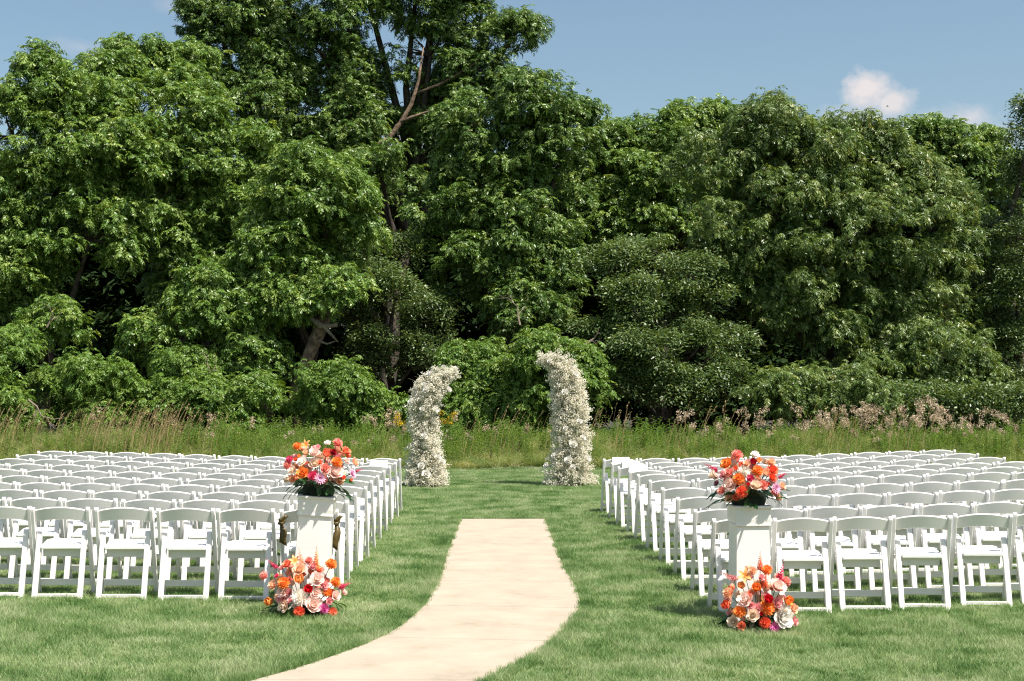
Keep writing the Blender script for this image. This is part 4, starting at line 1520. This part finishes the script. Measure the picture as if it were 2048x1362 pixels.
UL = [(400, 265, 100, 'd', 'orange'), (600, 205, 95, 'l', 'lorange'), (590, 410, 85, 'c', 'peach'), (860, 275, 60, 'r', 'pink'), (1090, 185, 70, 'r', 'white'), (1310, 190, 112, 'd', 'salmon'),
      (1500, 370, 110, 'r', 'coral'), (1560, 470, 70, 'c', 'redor'), (810, 400, 115, 'r', 'blush'), (1070, 430, 135, 'c', 'coral'), (1220, 390, 80, 'd', 'dred'), (250, 550, 85, 'd', 'hot'), (200, 680, 100, 'd', 'salmon'),
      (370, 560, 62, 'c', 'redor'), (530, 600, 112, 'r', 'white'), (785, 650, 118, 'r', 'cream'), (1310, 610, 118, 'd', 'orange'), (1520, 590, 80, 'r', 'blush'), (1690, 620, 100, 'r', 'peach'), (310, 800, 95, 'r', 'cream'),
      (540, 860, 135, 'r', 'orange'), (1030, 760, 115, 'r', 'salmon'), (750, 920, 92, 'd', 'hot'), (920, 980, 110, 'y', 'lilac'), (1270, 850, 155, 'r', 'blush'), (1640, 880, 98, 'y', 'lilac'), (1790, 800, 80, 's', 'hot'),
      (1440, 960, 62, 'c', 'redor'), (1620, 1010, 52, 'c', 'coral'), (920, 620, 58, 'r', 'coral'), (1440, 420, 70, 's', 'peach'), (450, 480, 55, 'c', 'orange')]
LL = [(105, 590, 85, 'd', 'salmon'), (240, 400, 95, 's', 'hot'), (490, 400, 82, 'r', 'coral'), (400, 460, 58, 'r', 'pink'), (610, 330, 85, 'l', 'lorange'), (720, 320, 120, 's', 'peach'), (690, 485, 105, 'r', 'peach'),
      (980, 320, 130, 's', 'lorange'), (850, 340, 68, 'd', 'salmon'), (920, 430, 66, 'r', 'pink'), (1235, 385, 88, 'd', 'orange'), (1300, 700, 85, 'd', 'orange'), (1450, 750, 95, 's', 'hot'), (440, 710, 102, 'd', 'orange'),
      (690, 660, 110, 'c', 'lorange'), (990, 650, 118, 'r', 'blush'), (840, 820, 92, 'c', 'red'), (250, 750, 88, 'r', 'peach'), (420, 850, 95, 'r', 'blush'), (500, 880, 70, 'r', 'pink'), (710, 960, 130, 'd', 'white'),
      (960, 900, 84, 'r', 'blush'), (1160, 890, 100, 'c', 'orange'), (1310, 920, 80, 'r', 'blush'), (190, 1030, 95, 'c', 'orange'), (390, 975, 82, 'r', 'pink'), (420, 1110, 98, 'r', 'cream'), (700, 1180, 88, 'd', 'redor'),
      (920, 1090, 132, 'r', 'blush'), (1110, 1140, 84, 'd', 'magenta'), (1250, 1200, 74, 'd', 'coral'), (1200, 1010, 62, 'r', 'pink'), (540, 1000, 48, 'r', 'pink'), (315, 590, 42, 'r', 'hot'), (1110, 760, 70, 'r', 'pink'), (880, 700, 60, 'r', 'white')]
LR = [(290, 470, 110, 's', 'pink'), (520, 450, 100, 'l', 'lorange'), (630, 385, 66, 'd', 'peach'), (745, 270, 115, 's', 'coral'), (860, 380, 72, 'd', 'orange'), (1040, 420, 115, 's', 'hot'), (1130, 550, 82, 'd', 'salmon'),
      (480, 620, 72, 'c', 'lorange'), (770, 490, 48, 'r', 'pink'), (700, 650, 92, 'c', 'orange'), (830, 550, 95, 's', 'coral'), (1000, 620, 122, 'r', 'blush'), (270, 720, 88, 'd', 'peach'), (240, 900, 84, 'c', 'redor'),
      (530, 830, 112, 'r', 'blush'), (600, 900, 62, 'r', 'pink'), (705, 940, 68, 'r', 'pink'), (860, 800, 90, 'c', 'red'), (1005, 860, 78, 'r', 'pink'), (1150, 820, 95, 'c', 'orange'), (425, 980, 92, 'd', 'orange'),
      (860, 950, 108, 'd', 'orange'), (630, 1045, 92, 'r', 'cream'), (1240, 950, 74, 'r', 'peach'), (1090, 1090, 142, 'r', 'white'), (1120, 960, 78, 'd', 'white'), (345, 1150, 84, 'r', 'cream'), (460, 1200, 64, 'r', 'coral'),
      (815, 1160, 84, 'd', 'redor'), (965, 1225, 72, 'y', 'magenta'), (1260, 1140, 64, 'r', 'pink'), (760, 1030, 42, 'c', 'red'), (610, 740, 60, 'c', 'coral')]
UR = [(720, 300, 105, 'd', 'salmon'), (230, 540, 125, 's', 'hot'), (520, 470, 108, 'r', 'orange'), (1060, 290, 85, 'r', 'white'), (1030, 430, 85, 'c', 'dred'), (1140, 400, 66, 'c', 'lorange'), (1370, 440, 88, 'd', 'peach'),
      (820, 490, 75, 'c', 'coral'), (900, 470, 66, 'r', 'peach'), (240, 680, 85, 'r', 'cream'), (560, 640, 95, 'r', 'salmon'), (650, 590, 54, 'r', 'white'), (870, 620, 128, 'd', 'white'), (1110, 610, 114, 'd', 'orange'),
      (1280, 640, 95, 'c', 'peach'), (1400, 590, 98, 'r', 'redor'), (1390, 730, 84, 'r', 'redor'), (1600, 690, 95, 's', 'hot'), (430, 670, 74, 'r', 'pink'), (760, 760, 114, 'd', 'orange'), (980, 740, 74, 'd', 'hot'),
      (330, 840, 58, 'r', 'mauve'), (580, 880, 130, 'r', 'blush'), (940, 860, 44, 'c', 'red'), (1080, 890, 118, 'r', 'cream'), (1230, 880, 88, 'r', 'salmon'), (1330, 860, 44, 'c', 'redor'), (1470, 930, 98, 'y', 'lilac'),
      (1590, 900, 74, 'r', 'peach'), (400, 980, 78, 'r', 'salmon'), (810, 1010, 108, 'd', 'redor'), (700, 560, 60, 'c', 'redor')]
topz = lambda ped: float(ped.location.z) + .885 * cos(ped.rotation_euler.y)
tLx = -1.50 + .885 * sin(R(4.0))
arrangement('mixed flower arrangement on top of the left pedestal', tLx, 11.13, topz(pedL) - .004, .315, .25, 1.75 + (765 - 880) / FPX * 11.1, UL, (560, 870), 11.35, 46, base_h=.09)
arrangement('mixed flower arrangement on top of the right pedestal', 1.855, 10.74, topz(pedR) - .004, .32, .25, 1.75 + (765 - 905) / FPX * 10.7, UR, (1400, 880), 9.73, 46, base_h=.09)
arrangement('mixed flower arrangement on the grass at the foot of the left pedestal', -1.47, 10.82, float(gz(-1.47, 10.82)) - .005, .34, .21, 1.75 + (765 - 1105) / FPX * 10.8, LL, (520, 1080), 8.51, 40, base_h=.07)
arrangement('mixed flower arrangement on the grass at the foot of the right pedestal', 1.875, 10.42, float(gz(1.875, 10.42)) - .005, .31, .21, 1.75 + (765 - 1115) / FPX * 10.4, LR, (1420, 1090), 7.57, 40, base_h=.07)


# ------------------------------------------------------------------ white flower pillars (broken arch)
def pillar(label, spine, base_px, d, roses, nfl, seed):
    r_ = np.random.default_rng(seed)
    x0 = (base_px - VX) / FPX * d
    z0 = float(gz(x0, d))
    root = empty('flower_pillar', (x0, d, z0))
    tag(root, label, 'flower pillar', 'white flower pillars of the broken arch')
    S = [(np.array(W(px, py, d)) - np.array((x0, d, z0)), rp_ / FPX * d) for (px, py, rp_) in spine]
    # samples along the spine, thicker parts get more
    seg = [np.linalg.norm(S[i + 1][0] - S[i][0]) * (S[i][1] + S[i + 1][1]) for i in range(len(S) - 1)]
    cum = np.cumsum(seg) / sum(seg)
    V, Q, rn = [], [], []
    SV, SQ, SR = [], [], []
    nsp = nfl // 16
    for _ in range(nsp):
        u = r_.random(); i = int(np.searchsorted(cum, u)); i = min(i, len(S) - 2)
        t = r_.random()
        c = S[i][0] * (1 - t) + S[i + 1][0] * t; rad = S[i][1] * (1 - t) + S[i + 1][1] * t
        a = r_.uniform(0, 2 * pi); q = r_.uniform(.62, .98) * rad * (1.22 if r_.random() < .12 else 1)
        off = np.array((cos(a) * q, sin(a) * q * .8, r_.normal(0, .05)))
        p = c + off
        if p[2] < .02:
            p[2] = r_.uniform(.02, .12)
        # thin twigs from the core
        for _k in range(2):
            p1 = p + r_.normal(0, .05, 3); b0 = c + off * .35 + r_.normal(0, .03, 3)
            k_ = len(SV); w = np.array((.004, 0, .0))
            SV += [b0 - w, b0 + w, p1 + w * .5, p1 - w * .5]; SQ.append((k_, k_ + 1, k_ + 2, k_ + 3)); SR.append(r_.random())
        shade = r_.random() * .5
        for _k in range(16):
            o = r_.normal(0, 1, 3); o /= np.linalg.norm(o)
            pp_ = p + o * r_.uniform(.01, .065) * np.array((1.1, 1, .9))
            s = r_.uniform(.008, .0145)
            d1 = r_.normal(0, 1, 3); d1 /= np.linalg.norm(d1); d2 = np.cross(d1, r_.normal(0, 1, 3)); d2 /= np.linalg.norm(d2); d3 = np.cross(d1, d2)
            k_ = len(V)
            V += [pp_ + d1 * s, pp_ + d2 * s, pp_ - d1 * s, pp_ - d2 * s, pp_ + d1 * s * .9 + d3 * .0, pp_ + d3 * s, pp_ - d1 * s * .9, pp_ - d3 * s]
            Q += [(k_, k_ + 1, k_ + 2, k_ + 3), (k_ + 4, k_ + 5, k_ + 6, k_ + 7)]
            cc = np.clip(shade + .5 * r_.random(), 0, 1); rn += [cc, cc]
    link('babys_breath', np_mesh('babys_breath', np.array(V), np.array(Q), M['gyp'], np.array(rn)), root)['kind'] = 'stuff'
    link('twigs', np_mesh('twigs', np.array(SV), np.array(SQ), M['gypstem'], np.array(SR)), root)['kind'] = 'stuff'
    fr = MB()
    fr.tube([tuple(s[0]) for s in S], [.02] * len(S), 6)
    link('frame', fr.mesh('frame', M['paint']), root)
    co = MB()
    co.tube([tuple(s[0]) for s in S], [s[1] * .5 for s in S], 9)
    link('moss_core', co.mesh('moss_core', M['gypcore'], True), root)
    for (px, py, rp_) in roses:
        q = min(S, key=lambda s: abs((s[0][2] + z0) - (CAMH + (HY - py) / FPX * d)))
        dd = d - q[1] * .82
        X, Z = (px - VX) / FPX * dd - x0, CAMH + (HY - py) / FPX * dd - z0
        o = link('rose', rose_w, root)
        o.location = (X, dd - d, max(Z, .06))
        ax = Vector(((X - q[0][0]) * 2.2, -.6, .35)); ax.normalize()
        o.rotation_mode = 'QUATERNION'; o.rotation_quaternion = ax.to_track_quat('Z', 'Y') @ Matrix.Rotation(r_.uniform(0, 6.28), 4, 'Z').to_quaternion()
        s = rp_ / FPX * d * 1.2
        o.scale = (s, s, s)
    return root


M['gypcore'] = mat_plain('grey_green_moss', (.30, .30, .20), .95, .3, 25, .6, 50)
rose_w = fl_rose()
rose_w.materials.append(M['whitepetal'])
# crop scale 4.257, origin (780, 680)
cp = lambda u, v, r_: (780 + u / 4.257, 680 + v / 4.257, r_ / 4.257)
pillar('shorter white flower pillar curving right at its top, left of the aisle end',
       [cp(315, 1250, 205), cp(310, 1150, 195), cp(300, 1080, 175), cp(310, 1000, 150), cp(305, 900, 145), cp(300, 800, 138), cp(280, 700, 130), cp(290, 600, 135), cp(300, 500, 145), cp(355, 400, 150), cp(390, 320, 120), cp(470, 275, 85), cp(550, 265, 45)],
       855, 23.9,
       [cp(340, 290, 26), cp(310, 425, 30), cp(500, 425, 24), cp(182, 525, 27), cp(385, 600, 27), cp(275, 590, 22), cp(295, 820, 27), cp(270, 1070, 30), cp(310, 1140, 36), cp(410, 1000, 27), cp(445, 1035, 25), cp(290, 380, 20)], 17000, 31)
pillar('taller white flower pillar curving left at its top, right of the aisle end',
       [cp(1530, 1225, 240), cp(1525, 1130, 215), cp(1535, 1050, 175), cp(1540, 960, 165), cp(1540, 860, 170), cp(1540, 760, 165), cp(1535, 650, 160), cp(1530, 540, 158), cp(1525, 430, 155), cp(1500, 340, 135), cp(1475, 260, 140), cp(1430, 185, 125), cp(1370, 150, 85), cp(1300, 160, 45)],
       1138, 24.05,
       [cp(1575, 295, 26), cp(1490, 445, 28), cp(1610, 695, 25), cp(1495, 750, 20), cp(1640, 830, 25), cp(1560, 890, 32), cp(1335, 1070, 28), cp(1520, 1025, 34), cp(1675, 1010, 28), cp(1395, 985, 24), cp(1555, 1080, 24), cp(1360, 180, 20)], 20000, 32)

# ------------------------------------------------------------------ a small bird far off
bx = W(1780, 209, 60)
bd = empty('bird', tuple(bx)); bd.scale = (.55, .55, .55); tag(bd, 'tiny dark bird flying in front of the cloud', 'bird')
m_ = MB(); m_.tube([(-.09, 0, 0), (-.05, 0, .01), (.02, 0, .012), (.07, 0, 0), (.1, 0, -.004)], [.006, .028, .03, .016, .012], 8)
link('body', m_.mesh('bird_body', M['bird'], True), bd)
for s in (-1, 1):
    m_ = MB(); m_.loft([[(-.03, s * .01, .02), (.04, s * .01, .02), (.04, s * .01, .012), (-.03, s * .01, .012)], [(-.02, s * .09, .06), (.03, s * .09, .06), (.03, s * .09, .055), (-.02, s * .09, .055)], [(.0, s * .16, .03), (.02, s * .16, .03), (.02, s * .16, .028), (.0, s * .16, .028)]])
    link('wing', m_.mesh('bird_wing', M['bird']), bd)
